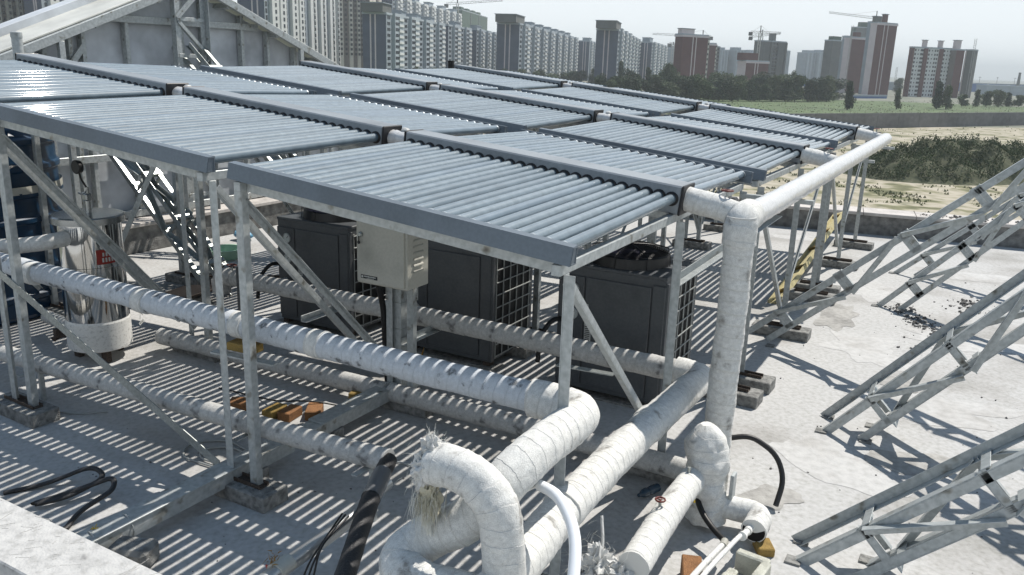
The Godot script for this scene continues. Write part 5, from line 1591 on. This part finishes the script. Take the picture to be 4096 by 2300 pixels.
# plain grid of windows on the long face
func grid(d: Dictionary, cols: Array, floors: int, ww: float, hh: float, from := 0, proud := 0.05, frame: Material = null) -> void:
	var fh: float = d.h / floors
	var wm := mb()
	wm.box(Vector3.ZERO, Vector3(ww, hh, 0.14), 0.0, d.B)
	var wmesh := wm.mesh()
	var fm := mb()
	fm.box(Vector3.ZERO, Vector3(ww * 1.25, hh * 0.16, 0.5), 0.0, d.B)
	var fmesh := fm.mesh()
	for c in cols:
		for f in range(from, floors):
			var o := inst("window", wmesh, M.glass, d.t)
			o.position = d.u * d.len * float(c) + d.n * proud + Vector3(0, fh * (f + 0.5), 0)
			if frame:
				var s := inst("sill", fmesh, frame, d.t)
				s.position = o.position + Vector3(0, -hh * 0.6, 0)
func piers(d: Dictionary, list: Array, m: Material, proud := 0.8) -> void:
	for q in list:
		var b := mb()
		b.box(d.u * d.len * (q[0] + q[1]) * 0.5 + d.n * proud * 0.5 + Vector3(0, d.h * 0.5, 0), Vector3(d.len * (q[1] - q[0]), d.h, proud), 0.0, d.B)
		part("pier", b, m, d.t)
func dv(x0: float, d0: float, x1: float, v := 2640.0) -> float: return d0 * (v - x0) / (v - x1)
func crane(label: String, px: float, foot_y: float, top_y: float, dep: float, jib0: Vector2, jib1: Vector2, light: Material) -> void:
	var base := depth_at(px, dep, GROUND)
	var mast_top := at_px(px, top_y, dep)
	var t := thing("tower_crane", label, "crane", base, "tower cranes on the building sites")
	var up := mast_top - base
	up.x = 0.0; up.z = 0.0
	var jy := at_px(px, jib0.y + (jib1.y - jib0.y) * (px - jib0.x) / (jib1.x - jib0.x), dep).y - base.y
	var b := mb()
	var r := RIGHT * Vector3(1, 0, 1)
	r = r.normalized()
	var k := dep / 620.0
	for s in [-0.8, 0.8]:
		b.bar(r * s * k, r * s * k + Vector3(0, jy, 0), 0.3 * k, 0.3 * k, Vector3.BACK)
		b.bar(r * s * k + FWD * 1.4 * k, r * s * k + FWD * 1.4 * k + Vector3(0, jy, 0), 0.3 * k, 0.3 * k, Vector3.BACK)
	var y := 1.0
	var f := 0
	while y < jy - 2.0:
		b.bar(r * (-0.8 if f % 2 == 0 else 0.8) * k + Vector3(0, y, 0), r * (0.8 if f % 2 == 0 else -0.8) * k + Vector3(0, y + 2.0 * k, 0), 0.18 * k, 0.18 * k, Vector3.BACK)
		y += 2.0 * k; f += 1
	part("mast", b, light, t)
	b = mb()
	b.bar(Vector3(0, jy, 0), up, 0.6 * k, 0.6 * k, Vector3.BACK)
	part("tower_head", b, M.crane_d, t)
	var p0 := at_px(jib0.x, jib0.y, dep) - base
	var p1 := at_px(jib1.x, jib1.y, dep) - base
	b = mb()
	var hi := Vector3(0, 1.5 * k, 0)
	b.bar(p0, p1, 0.3 * k, 0.3 * k, Vector3.UP)
	b.bar(p0 + hi, p1 + hi * 0.6, 0.25 * k, 0.25 * k, Vector3.UP)
	for i in 22:
		b.bar(p0.lerp(p1, i / 22.0) + (hi if i % 2 == 0 else Vector3.ZERO), p0.lerp(p1, (i + 1) / 22.0) + (Vector3.ZERO if i % 2 == 0 else hi * 0.8), 0.14 * k, 0.14 * k, Vector3.UP)
	part("jib", b, light, t)
	var near := p0 if absf(jib0.x - px) < absf(jib1.x - px) else p1
	var far := p1 if near == p0 else p0
	b = mb()
	b.box(near + Vector3(0, -0.6 * k, 0), Vector3(2.6, 2.6, 2.0) * k, 0.1)
	part("counterweight", b, M.crane_d, t)
	b = mb()
	b.bar(up, far.lerp(near, 0.35), 0.12 * k, 0.12 * k, Vector3.BACK)
	b.bar(up, near, 0.12 * k, 0.12 * k, Vector3.BACK)
	part("tie", b, light, t)

func city() -> void:
	var d: Dictionary
	# tall left-hand towers, cut by the top of the picture
	d = slab("apartment_tower", "tall brown-grey tower with many dark windows rising behind the gable's left slope", -160, 380, 118, dv(-160, 380, 118), -300, -700, M.w_brown, M.w_brown)
	piers(d, [[0.52, 0.60], [0.70, 0.77], [0.86, 0.93]], M.w_cream, 1.2)
	grid(d, [0.50, 0.56, 0.64, 0.735, 0.80, 0.895, 0.96], 38, 1.5, 1.5, 3, 1.26)
	d = slab("apartment_tower", "tall white tower with navy end wall rising behind the gable's left slope", 186, 400, 620, dv(186, 400, 620), 116, -700, M.w_grey, M.w_navy)
	stripes(d, [0.30, 0.42])
	piers(d, [[0.05, 0.12], [0.16, 0.22], [0.32, 0.38], [0.42, 0.48], [0.62, 0.69], [0.8, 0.87]], M.w_white, 1.4)
	grid(d, [0.085, 0.19, 0.35, 0.45, 0.655, 0.835], 39, 1.6, 1.6, 3, 1.46)
	grid(d, [0.03, 0.27], 39, 1.4, 1.9, 3, 0.06)
	d = slab("apartment_tower", "tallest white tower with window strips, navy end wall cut by gable's right slope", 1066, 390, 1356, dv(1066, 390, 1356), 960, -560, M.w_grey, M.w_navy)
	stripes(d, [0.25, 0.45])
	piers(d, [[0.055, 0.135], [0.155, 0.225], [0.30, 0.375], [0.395, 0.455], [0.545, 0.585], [0.595, 0.635], [0.69, 0.725], [0.735, 0.775], [0.835, 0.87], [0.88, 0.915], [0.955, 0.985]], M.w_white, 1.5)
	grid(d, [0.098, 0.192, 0.34, 0.427], 34, 1.7, 1.7, 3, 1.56)
	grid(d, [0.60, 0.74, 0.885, 0.965], 34, 1.9, 1.9, 3, 1.56, M.w_white)
	grid(d, [0.02, 0.255, 0.49, 0.655, 0.80], 34, 1.7, 2.0, 3, 0.06)
	d = slab("apartment_tower", "dim brown-grey tower squeezed between the tallest white tower and navy slab", 1330, 560, 1466, 580, 1300, -420, M.w_brown, M.w_brown, 16.0)
	piers(d, [[0.18, 0.30], [0.48, 0.58], [0.72, 0.80], [0.90, 0.96]], M.w_cream, 1.2)
	grid(d, [0.24, 0.38, 0.53, 0.66, 0.76, 0.85, 0.93], 38, 1.7, 1.7, 5, 1.26)
	d = slab("apartment_tower", "dark unfinished-looking tower top behind the navy end slab's roof", 1482, 640, 1560, 900, 1440, -60, M.w_cream, M.w_brown, 16.0)
	piers(d, [[0.25, 0.34], [0.55, 0.62]], M.w_brown, 1.2)
	grid(d, [0.12, 0.45, 0.75], 22, 2.0, 2.0, 10, 0.06)
	# second row: pale slab behind
	d = slab("apartment_slab", "pale tall slab with white shafts standing behind the navy-ended slabs", 1571, 600, 1842, dv(1571, 600, 1842), 1543, -6, M.w_grey, M.w_navy)
	bays(d, 9, 19, M.w_white, M.w_white, 1.6, 0.5, 8)
	for i in 5: roof_house(d, 0.12 + 0.2 * i, 0.06, 3.0, M.w_palegrey)
	d = slab("netted_building", "building under construction wrapped in dark green safety netting", 1846, 980, 1946, 1130, 1800, 44, M.w_net, M.w_net, 20.0)
	for i in 4: roof_house(d, 0.15 + 0.22 * i, 0.1, 4.0, M.w_net, 0.5, false)
	piers(d, [[0.3, 0.32], [0.62, 0.64]], M.w_raw, 0.5)
	# navy-ended slab row in front
	d = slab("apartment_slab", "nearest navy-ended grey slab, its end wall edged by two white lines", 1546, 409, 1778, dv(1546, 409, 1778), 1452, 60, M.w_grey, M.w_navy)
	stripes(d, [0.46, 0.66])
	bays(d, 4, 13, M.w_palegrey, M.w_white)
	roof_house(d, 0.03, 0.12, 4.0, M.w_raw, 0.9)
	for i in 3: roof_house(d, 0.32 + 0.25 * i, 0.07, 2.6, M.w_grey)
	d = slab("apartment_slab", "short grey slab continuing the row past a dark gap, behind the black post", 1792, 524, 1884, dv(1792, 524, 1884), 1778, 105, M.w_grey, M.w_navy)
	bays(d, 2, 13, M.w_palegrey, M.w_white)
	roof_house(d, 0.5, 0.2, 2.6, M.w_grey)
	d = slab("apartment_slab", "small navy-ended slab tucked between the two large navy-ended slabs", 1905, 600, 1984, dv(1905, 600, 1984), 1867, 122, M.w_grey, M.w_navy)
	bays(d, 3, 13, M.w_palegrey, M.w_white)
	roof_house(d, 0.2, 0.2, 2.4, M.w_grey)
	d = slab("apartment_slab", "broad navy-ended slab with many grey shafts in the middle of the skyline", 2074, 534, 2306, dv(2074, 534, 2306, 2780.0), 1984, 100, M.w_grey, M.w_navy)
	stripes(d, [0.42, 0.62])
	bays(d, 8, 13, M.w_palegrey, M.w_white)
	roof_house(d, 0.02, 0.10, 4.6, M.w_raw, 0.9)
	for i in 6: roof_house(d, 0.22 + 0.13 * i, 0.045, 3.0, M.w_grey)
	d = slab("apartment_slab", "thin distant navy-ended slab between two broad ones", 2354, 820, 2378, 880, 2306, 167, M.w_grey, M.w_navy)
	stripes(d, [0.3, 0.5])
	bays(d, 2, 13, M.w_palegrey, M.w_white, 1.2, 0.5, 0, false)
	roof_house(d, 0.5, 0.3, 3.0, M.w_grey)
	d = slab("apartment_slab", "narrow tall navy-ended slab standing behind the nearest dark tree", 2466, 560, 2552, dv(2466, 560, 2552, 2780.0), 2378, 124, M.w_grey, M.w_navy)
	stripes(d, [0.42, 0.62])
	bays(d, 6, 13, M.w_palegrey, M.w_white)
	roof_house(d, 0.03, 0.16, 4.6, M.w_raw, 0.9)
	for i in 3: roof_house(d, 0.3 + 0.2 * i, 0.06, 2.6, M.w_grey)
	d = slab("apartment_slab", "last navy-ended slab of the row, beside the dark red building", 2602, 760, 2660, 900, 2550, 172, M.w_grey, M.w_navy)
	stripes(d, [0.35, 0.55])
	bays(d, 4, 13, M.w_palegrey, M.w_white)
	roof_house(d, 0.1, 0.15, 3.5, M.w_grey)
	# red buildings
	d = slab("red_building", "dark red slab with a white crown and two pale lines down its end", 2722, 540, 2822, 552, 2850, 147, M.w_red, M.w_red, 7.0)
	front_stripes(d, [0.40, 0.53])
	roof_house(d, 0.26, 0.5, 3.0, M.w_trim, 0.5)
	band(d, M.w_trim)
	side_windows(d, 11)
	d = slab("red_building", "lower red slab with pale balconies adjoining the dark red slab", 2832, 640, 2856, 644, 2868, 178, M.w_red, M.w_red, 8.0)
	side_windows(d, 11)
	band(d, M.w_trim)
	d = slab("grey_building", "dark grey unfinished block next to the red slab's balconies", 2857, 700, 2872, 704, 2880, 190, M.w_raw, M.w_raw, 8.0)
	grid(d, [0.3, 0.7], 11, 1.6, 1.8, 4)
	d = slab("red_building", "low red building under construction in front of the raw grey block", 2982, 590, 3072, 602, 2968, 246, M.w_red, M.w_trim, 8.0)
	front_stripes(d, [0.40, 0.52])
	band(d, M.w_trim)
	roof_house(d, 0.22, 0.7, 5.0, M.w_red, 0.6, false)
	d = slab("grey_building", "raw concrete block under construction beside the twin cranes", 3042, 700, 3134, 720, 3160, 172, M.w_raw, M.w_raw, 9.0)
	roof_house(d, 0.55, 0.12, 6.0, M.w_raw, 0.5, false)
	grid(d, [0.48, 0.54, 0.60], 13, 1.5, 1.6, 4)
	piers(d, [[0.0, 0.05], [0.30, 0.34], [0.62, 0.66], [0.94, 1.0]], M.w_raw, 1.2)
	d = slab("red_building", "tallest red tower with pale corner shaft and two pale lines", 3482, 600, 3561, 612, 3470, 95, M.w_red, M.w_trim, 5.0)
	front_stripes(d, [0.36, 0.54])
	band(d, M.w_trim)
	roof_house(d, 0.1, 0.3, 3.6, M.w_raw, 0.5)
	roof_house(d, 0.48, 0.18, 5.5, M.w_red, 0.4)
	d = slab("pale_shaft", "pale blue-grey stair tower between the two tall red towers", 3456, 640, 3482, 640, 3440, 92, M.w_palegrey, M.w_grey, 6.0)
	piers(d, [[0.0, 0.25], [0.62, 1.0]], M.w_trim, 2.0)
	grid(d, [0.42], 18, 3.0, 1.8, 2)
	d = slab("red_building", "dark red tower with pale edge, second in height beside tallest red tower", 3388, 660, 3452, 668, 3376, 152, M.w_red, M.w_trim, 7.0)
	band(d, M.w_trim)
	roof_house(d, 0.5, 0.3, 3.6, M.w_red, 0.5)
	d = slab("pale_shaft", "pale stair tower on the flank of the dark red tower", 3362, 690, 3386, 690, 3352, 148, M.w_palegrey, M.w_grey, 6.0)
	piers(d, [[0.0, 0.3], [0.7, 1.0]], M.w_trim, 2.0)
	d = slab("netted_building", "greenish unfinished tower peeping up behind the red towers", 3400, 900, 3460, 905, 3390, 112, M.w_raw, M.w_net, 8.0)
	roof_house(d, 0.6, 0.5, 5.0, M.w_net, 0.7, false)
	d = slab("grey_building", "dark grey unfinished slab left of the red towers' pale shafts", 3316, 720, 3362, 730, 3306, 164, M.w_raw, M.w_raw, 8.0)
	roof_house(d, 0.5, 0.7, 3.0, M.w_net, 0.6, false)
	d = slab("white_red_building", "white and dark red patterned slab with three stair towers, standing alone", 3634, 610, 3808, 622, 3850, 199, M.w_white, M.w_red, 3.0)
	piers(d, [[0.0, 0.035], [0.26, 0.345], [0.61, 0.70]], M.w_red, 0.8)
	grid(d, [0.075, 0.205, 0.24, 0.385, 0.525, 0.575, 0.735, 0.875, 0.925], 12, 1.25, 1.5, 0)
	grid(d, [0.14, 0.455, 0.80], 12, 0.8, 1.0, 0)
	for f in [0.29, 0.65]: roof_house(d, f, 0.09, 4.6, M.w_trim, 0.5)
	d = slab("red_building", "dark red end tower joined to the white patterned slab", 3810, 616, 3842, 619, 3870, 203, M.w_red, M.w_brown, 6.0)
	roof_house(d, 0.35, 0.6, 6.0, M.w_trim, 0.5)
	d = slab("grey_building", "round-shouldered dark grey tower at the end of the patterned slab", 3846, 622, 3880, 618, 3900, 203, M.w_raw, M.w_raw, 8.0)
	piers(d, [[0.0, 0.14]], M.w_trim, 0.6)
	# pale far towers
	for q in [[2692, 2714, 196, 1100.0, "hazy far tower left of the dark red slab"], [2876, 2908, 202, 1050.0, "hazy far tower just right of the red slab's balconies"], [2936, 2972, 202, 1050.0, "hazy far tower with a thin mast at its left"], [3134, 3152, 205, 1050.0, "hazy far tower right of the raw concrete block"], [3218, 3262, 212, 1150.0, "hazy far tower pair with mast, left half, standing alone"], [3264, 3312, 211, 1150.0, "hazy far tower beside the dark grey unfinished slab"], [2999, 3020, 211, 1200.0, "hazy far tower behind the low red building"]]:
		d = slab("far_tower", q[4], q[0], q[3], q[1], q[3] + 6.0, q[0] - 6.0, q[2], M.w_grey, M.w_grey, 20.0)
		piers(d, [[0.10, 0.24], [0.42, 0.56], [0.76, 0.9]], M.w_palegrey, 1.0)
		roof_house(d, 0.3, 0.25, 3.0, M.w_grey, 0.5, false)
		roof_house(d, 0.75, 0.2, 3.0, M.w_grey, 0.5, false)
	# low sheds
	for q in [[3226, 3290, 330, 900.0, M.w_blue, "low shed with a light blue roof among the trees"], [3868, 4300, 334, 900.0, M.w_blue, "long row of blue sheds on the right horizon"], [3530, 3612, 330, 850.0, M.w_grey, "low grey shed between the tallest red tower and patterned slab"], [3960, 4400, 345, 760.0, M.w_palegrey, "low pale shed in front of the blue row"]]:
		d = slab("shed", q[5], q[0], q[3], q[1], q[3] + 8.0, q[0] - 5.0, q[2], q[4], q[4], 18.0)
		piers(d, [[0.2, 0.21], [0.4, 0.41], [0.6, 0.61], [0.8, 0.81]], M.w_palegrey, 0.4)
	d = slab("site_fence", "low blue hoarding fence at the foot of the red towers", 3420, 520, 3560, 540, 3410, 386, M.w_blue, M.w_blue, 0.4)
	var ch := thing("chimney", "tall thin dark chimney on the right horizon", "chimney", depth_at(4076, 900, GROUND))
	var b := mb()
	b.lathe([Vector2(1.9, 0.0), Vector2(1.2, 21.0), Vector2(1.35, 21.2), Vector2(1.35, 21.8), Vector2(0.0, 21.8)], 16)
	part("stack", b, M.w_raw, ch)
	# cranes
	crane("grey tower crane with two stacked jibs by the raw concrete block, upper one", 3026, 300, 104, 690, Vector2(3003, 132), Vector2(3124, 134), M.crane)
	crane("lower tower crane whose jib slopes just under its twin's", 3034, 300, 120, 760, Vector2(3003, 150), Vector2(3122, 137), M.crane)
	crane("tower crane with a long jib above the tallest red tower", 3474, 300, 48, 720, Vector2(3505, 77), Vector2(3316, 52), M.crane)
	crane("tower crane over the pale slab, its jib cut by nothing but sky", 1827, 300, -6, 900, Vector2(1785, 20), Vector2(2012, 4), M.crane)
	crane("faint distant tower crane left of the dark red slab", 2686, 300, 168, 1000, Vector2(2678, 178), Vector2(2716, 181), M.crane)
	crane("thin far crane whose jib ends at the dark red slab's crown", 2800, 300, 122, 900, Vector2(2844, 150), Vector2(2610, 138), M.crane)
	for q in [[3386, 650.0, 104, "short lattice hoist mast on top of the dark red tower"], [3878, 615.0, 156, "short lattice hoist mast on the grey end tower"], [3584, 800.0, 268, "thin lattice mast on the horizon"]]:
		var base := depth_at(q[0], q[1], GROUND)
		var t := thing("hoist_mast", q[3], "mast", base)
		b = mb()
		var hh: float = at_px(q[0], q[2], q[1]).y - GROUND
		for s in [-0.7, 0.7]: b.bar(Vector3(s, 0, 0), Vector3(s, hh, 0), 0.22, 0.22, Vector3.BACK)
		var y := hh - 24.0
		while y < hh - 1.0:
			b.bar(Vector3(-0.7, y, 0), Vector3(0.7, y + 1.6, 0), 0.16, 0.16, Vector3.BACK)
			b.bar(Vector3(-0.7, y, 0), Vector3(0.7, y, 0), 0.16, 0.16, Vector3.BACK)
			y += 1.6
		part("lattice", b, M.crane, t)
	# power poles along the right horizon
	for i in 7:
		var t := thing("power_pole", "thin power pole on the right horizon", "pole", depth_at(3640 + i * 70, 980, GROUND), "power poles on the right horizon")
		b = mb()
		b.bar(Vector3.ZERO, Vector3(0, 16.5, 0), 0.35, 0.35, Vector3.BACK)
		part("pole", b, M.crane_d, t)
		b = mb()
		b.bar(Vector3(-1.5, 15.6, 0), Vector3(1.5, 15.6, 0), 0.25, 0.25, Vector3.UP)
		part("crossarm", b, M.crane_d, t)
func front_stripes(d: Dictionary, fr: Array) -> void:
	for f in fr:
		var b := mb()
		b.box(d.u * d.len * float(f) + d.n * 0.12 + Vector3(0, d.h * 0.5, 0), Vector3(0.75, d.h, 0.2), 0.0, d.B)
		part("stripe", b, M.w_trim, d.t)
func band(d: Dictionary, m: Material) -> void:
	var b := mb()
	b.box(d.u * d.len * 0.5 - d.n * d.w * 0.5 + Vector3(0, d.h - 0.4, 0), Vector3(d.len + 0.9, 1.2, d.w + 0.9), 0.0, d.B)
	part("cornice", b, m, d.t)
func side_windows(d: Dictionary, floors: int) -> void:   # pale balcony column at the right corner
	var fh: float = d.h / floors
	var b := mb()
	b.box(d.u * (d.len + 0.9) - d.n * d.w * 0.5 + Vector3(0, d.h * 0.5, 0), Vector3(1.8, d.h * 0.985, d.w * 0.96), 0.0, d.B)
	part("balcony_shaft", b, M.w_cream, d.t)
	var wm := mb()
	wm.box(Vector3.ZERO, Vector3(0.9, fh * 0.45, 0.14), 0.0, d.B)
	var wmesh := wm.mesh()
	for f in floors:
		var o := inst("window", wmesh, M.glass, d.t)
		o.position = d.u * (d.len + 0.9) - d.n * (d.w * 0.02 - 0.02) + Vector3(0, fh * (f + 0.55), 0)

# ---------------------------------------------------------------- plants
func crown_mesh(seed_: int, w: float, h: float, lobes: int, leaves: int, leaf: float, base: Color, tall := false) -> ArrayMesh:
	var r := RandomNumberGenerator.new()
	r.seed = seed_
	var b := mb()
	b.use_c = true
	var cs := []
	for i in lobes:
		var a := r.randf() * TAU
		var f := float(i) / lobes
		var y := h * (0.12 + 0.74 * f) if tall else h * r.randf_range(0.13, 0.82)
		var rr := w * 0.5 * (r.randf_range(0.1, 0.55) if not tall else r.randf_range(0.0, 0.35) * (1.0 - 0.6 * f))
		cs.append([Vector3(cos(a) * rr, y, sin(a) * rr), w * r.randf_range(0.17, 0.30) * (1.0 if not tall else 1.1 - 0.5 * f), r.randf_range(0.72, 1.25)])
	for i in leaves:
		var q: Array = cs[r.randi() % lobes]
		var d := Vector3(r.randfn(0, 1), r.randfn(0, 1), r.randfn(0, 1)).normalized()
		var p: Vector3 = q[0] + d * float(q[1]) * pow(r.randf(), 0.45) * Vector3(1, 0.85, 1)
		if p.y < 0.05: continue
		var u := Vector3(r.randfn(0, 1), r.randfn(0, 1), r.randfn(0, 1)).normalized()
		var v := u.cross(Vector3(r.randfn(0, 1), r.randfn(0, 1), r.randfn(0, 1)).normalized()).normalized()
		var s := leaf * r.randf_range(0.5, 1.3)
		var g := r.randf_range(0.75, 1.3) * float(q[2])
		b.col = Color(base.r * g * r.randf_range(0.9, 1.15), base.g * g, base.b * g * r.randf_range(0.85, 1.1))
		b.tri(p - u * s, p + u * s * 0.8 + v * s * 0.25, p + v * s)
		b.tri(p - u * s, p + v * s, p - u * s * 0.6 - v * s * 0.7)
	return b.mesh()
func vegetation() -> void:
	var greens := [Color(0.062, 0.094, 0.046), Color(0.082, 0.118, 0.054), Color(0.054, 0.080, 0.044), Color(0.106, 0.134, 0.072)]
	var crowns := []
	for i in 5: crowns.append(crown_mesh(100 + i, 1.0, 1.06, 15, 3200, 0.042, greens[i % 4]))
	var slim := [crown_mesh(200, 0.62, 1.0, 12, 2200, 0.040, greens[2], true), crown_mesh(201, 0.7, 1.0, 11, 1900, 0.040, greens[3], true)]
	var trunk := mb()
	trunk.tube([Vector3(0, -0.02, 0), Vector3(0.01, 0.15, 0.0), Vector3(0.0, 0.32, 0.01), Vector3(0.02, 0.6, 0.0)], 0.022, 8, true, func(s: float, _t: float, r: float) -> float: return r * (1.2 - 1.4 * s))
	for k in 4:
		var a := k * 1.7
		trunk.tube([Vector3(0.0, 0.24 + 0.05 * k, 0), Vector3(cos(a) * 0.10, 0.40 + 0.06 * k, sin(a) * 0.10), Vector3(cos(a) * 0.22, 0.52 + 0.06 * k, sin(a) * 0.22)], 0.010, 6)
	var trunk_mesh := trunk.mesh()
	# columns of the picture where trees stand: px, base row, top row, width in px, kind
	var list := []
	var r := RandomNumberGenerator.new()
	r.seed = 9
	for px in range(1640, 2500, 38): list.append([px + r.randf_range(-12, 12), 352.0, 262.0 + r.randf_range(-12, 22) + (px - 1640) * 0.02, r.randf_range(60, 95), r.randi() % 5, 0])
	for px in range(2380, 3010, 42): list.append([px + r.randf_range(-12, 12), 398.0, 292.0 + r.randf_range(-14, 26), r.randf_range(75, 115), r.randi() % 5, 0])
	for px in range(2690, 3330, 44): list.append([px + r.randf_range(-14, 14), 404.0 + (px - 2690) * 0.005, 300.0 + r.randf_range(-16, 34), r.randf_range(80, 125), r.randi() % 5, 0])
	for px in range(2720, 3340, 66): list.append([px + r.randf_range(-14, 14), 400.0, 348.0 + r.randf_range(-10, 16), r.randf_range(60, 85), 3, 0])
	list.append_array([[2478, 372, 232, 74, 0, 1], [2520, 380, 270, 70, 2, 0], [2588, 378, 258, 70, 0, 1], [2660, 384, 238, 90, 1, 0], [2690, 384, 262, 110, 3, 0], [2860, 390, 276, 120, 1, 0], [3165, 385, 274, 56, 4, 0], [3030, 396, 282, 120, 2, 0], [3120, 398, 290, 150, 0, 0], [3320, 398, 309, 150, 2, 0], [3270, 400, 318, 110, 1, 0], [3388, 440, 312, 92, 2, 1], [3584, 438, 344, 56, 1, 1], [3590, 372, 308, 56, 0, 0], [3744, 436, 312, 92, 0, 1], [3782, 438, 330, 80, 1, 1]])
	for px in range(3850, 4200, 46): list.append([px + r.randf_range(-10, 10), 428.0, 362.0 + r.randf_range(-12, 14), r.randf_range(55, 80), r.randi() % 4, 1 if r.randf() < 0.4 else 0])
	for px in range(3240, 3330, 30): list.append([px, 403.0, 356.0, 60.0, 3, 0])
	var words := ["round dark green tree", "bushy mid green tree", "dull olive tree", "pale grey-green tree", "loose green tree"]
	for q in list:
		var base := on_y(q[0], q[1], GROUND)
		var dep: float = (base - CAM).dot(FWD)
		var h: float = (q[1] - q[2]) * (0.9 if q[5] == 0 else 1.0) * dep / FOC
		var w: float = q[3] * dep / FOC
		var where := "in the tree belt before the navy-ended slabs"
		if q[0] > 2690.0: where = "in the tree belt before the red buildings"
		if q[0] > 3340.0: where = "standing in the open field behind the long grey wall"
		if q[0] > 3840.0: where = "in the far tree row on the right, below the blue sheds"
		var t := thing("tree", ("slim upright dark tree " if q[5] == 1 else words[q[4]] + " ") + where, "tree", base, "trees beyond the roof")
		var c := inst("crown", slim[int(q[4]) % 2] if q[5] == 1 else crowns[q[4]], M.leaf, t)
		c.scale = Vector3(w * (1.25 if q[5] == 1 else 1.0), h, w * (1.25 if q[5] == 1 else 1.0))
		c.rotation.y = r.randf() * TAU
		var k := inst("trunk", trunk_mesh, M.bark, t)
		k.scale = Vector3(h * 0.8, h, h * 0.8)
	# overgrown soil heap in the yard: one bank of soil, with scrub all over it
	var t := thing("shrub_mound", "big dark overgrown mound of scrub in the sandy yard beyond the parapet", "mound", on_y(3850, 700, GROUND))
	var o := t.position
	var ax := (on_y(4200, 690, GROUND) - on_y(3560, 700, GROUND))
	ax.y = 0.0
	var L := ax.length()
	ax = ax.normalized()
	var nz := Vector3(-ax.z, 0, ax.x)
	if nz.dot(CAM - o) < 0.0: nz = -nz
	var hgt := func(u: float, v: float) -> float:
		var e := 1.0 - pow(absf(u), 2.6) - pow(absf(v), 2.2)
		return maxf(0.0, e) * 5.2 * (0.85 + 0.55 * fnl.get_noise_2d(u * 40.0, v * 30.0)) - 0.05
	var b := mb()
	var nu := 44
	var nv := 20
	var W := L * 0.33
	var pt := func(i: int, j: int) -> Vector3:
		var u := -1.0 + 2.0 * i / nu
		var v := -1.0 + 2.0 * j / nv
		return ax * u * L * 0.62 + nz * v * W + Vector3(0, hgt.call(u, v), 0)
	for i in nu:
		for j in nv: b.quad_out(pt.call(i, j), pt.call(i + 1, j), pt.call(i + 1, j + 1), pt.call(i, j + 1), Vector3(0, -400, 0))
	part("soil", b, M.scrubsoil, t)
	b = mb()
	b.use_c = true
	for i in 46000:
		var u := r.randf_range(-0.97, 0.97)
		var v := r.randf_range(-0.97, 0.9)
		var hh: float = hgt.call(u, v)
		if hh < 0.12: continue
		var thin := fnl.get_noise_2d(u * 130.0 + 50.0, v * 90.0)
		if thin < -0.22: continue
		if u > 0.5 and thin < 0.12: continue
		var p := ax * u * L * 0.62 + nz * v * W + Vector3(0, hh + pow(r.randf(), 1.6) * (0.75 + 0.9 * thin), 0)
		var a := Vector3(r.randfn(0, 1), r.randfn(0, 0.6), r.randfn(0, 1)).normalized()
		var c := Vector3(r.randfn(0, 0.5), 1, r.randfn(0, 0.5)).normalized()
		var s := r.randf_range(0.05, 0.15)
		var g := r.randf_range(0.6, 1.35) * (1.0 + 0.5 * fnl.get_noise_2d(u * 60.0, v * 60.0 + 9.0))
		b.col = Color(0.058 * g, 0.080 * g, 0.036 * g)
		b.tri(p - a * s, p + a * s, p + c * s * 2.0)
	var sc := part("scrub", b, M.leaf, t)
	sc.set_meta("kind", "stuff")
	# weeds and grass tufts over the yard and the field
	b = mb()
	b.use_c = true
	for i in 26000:
		var px := r.randf_range(2200, 4150)
		var py := r.randf_range(405, 470) if i % 2 == 0 else r.randf_range(505, 860)
		var p := on_y(px, py, GROUND)
		var nn := fnl.get_noise_2d(p.x * 2.2, p.z * 2.2) + 0.5 * fnl.get_noise_2d(p.x * 9.0, p.z * 9.0)
		if i % 2 == 1 and nn < 0.24: continue
		if i % 2 == 0 and nn < 0.22: continue
		var big := 1.0 if i % 2 == 1 else 1.3
		var a := Vector3(r.randfn(0, 1), 0, r.randfn(0, 1)).normalized()
		var s := r.randf_range(0.10, 0.26) * big
		var g := r.randf_range(0.7, 1.4)
		b.col = Color(0.115 * g, 0.130 * g, 0.060 * g) if r.randf() < 0.6 else Color(0.17 * g, 0.16 * g, 0.09 * g)
		b.tri(p - a * s, p + a * s, p + Vector3(r.randfn(0, 0.2) * s, s * 1.5, r.randfn(0, 0.2) * s))
	var wd := part("weeds", b, M.leaf, self)
	tag(wd, "low weeds and grass tufts over the sandy yard and field", "weeds", "", "stuff")
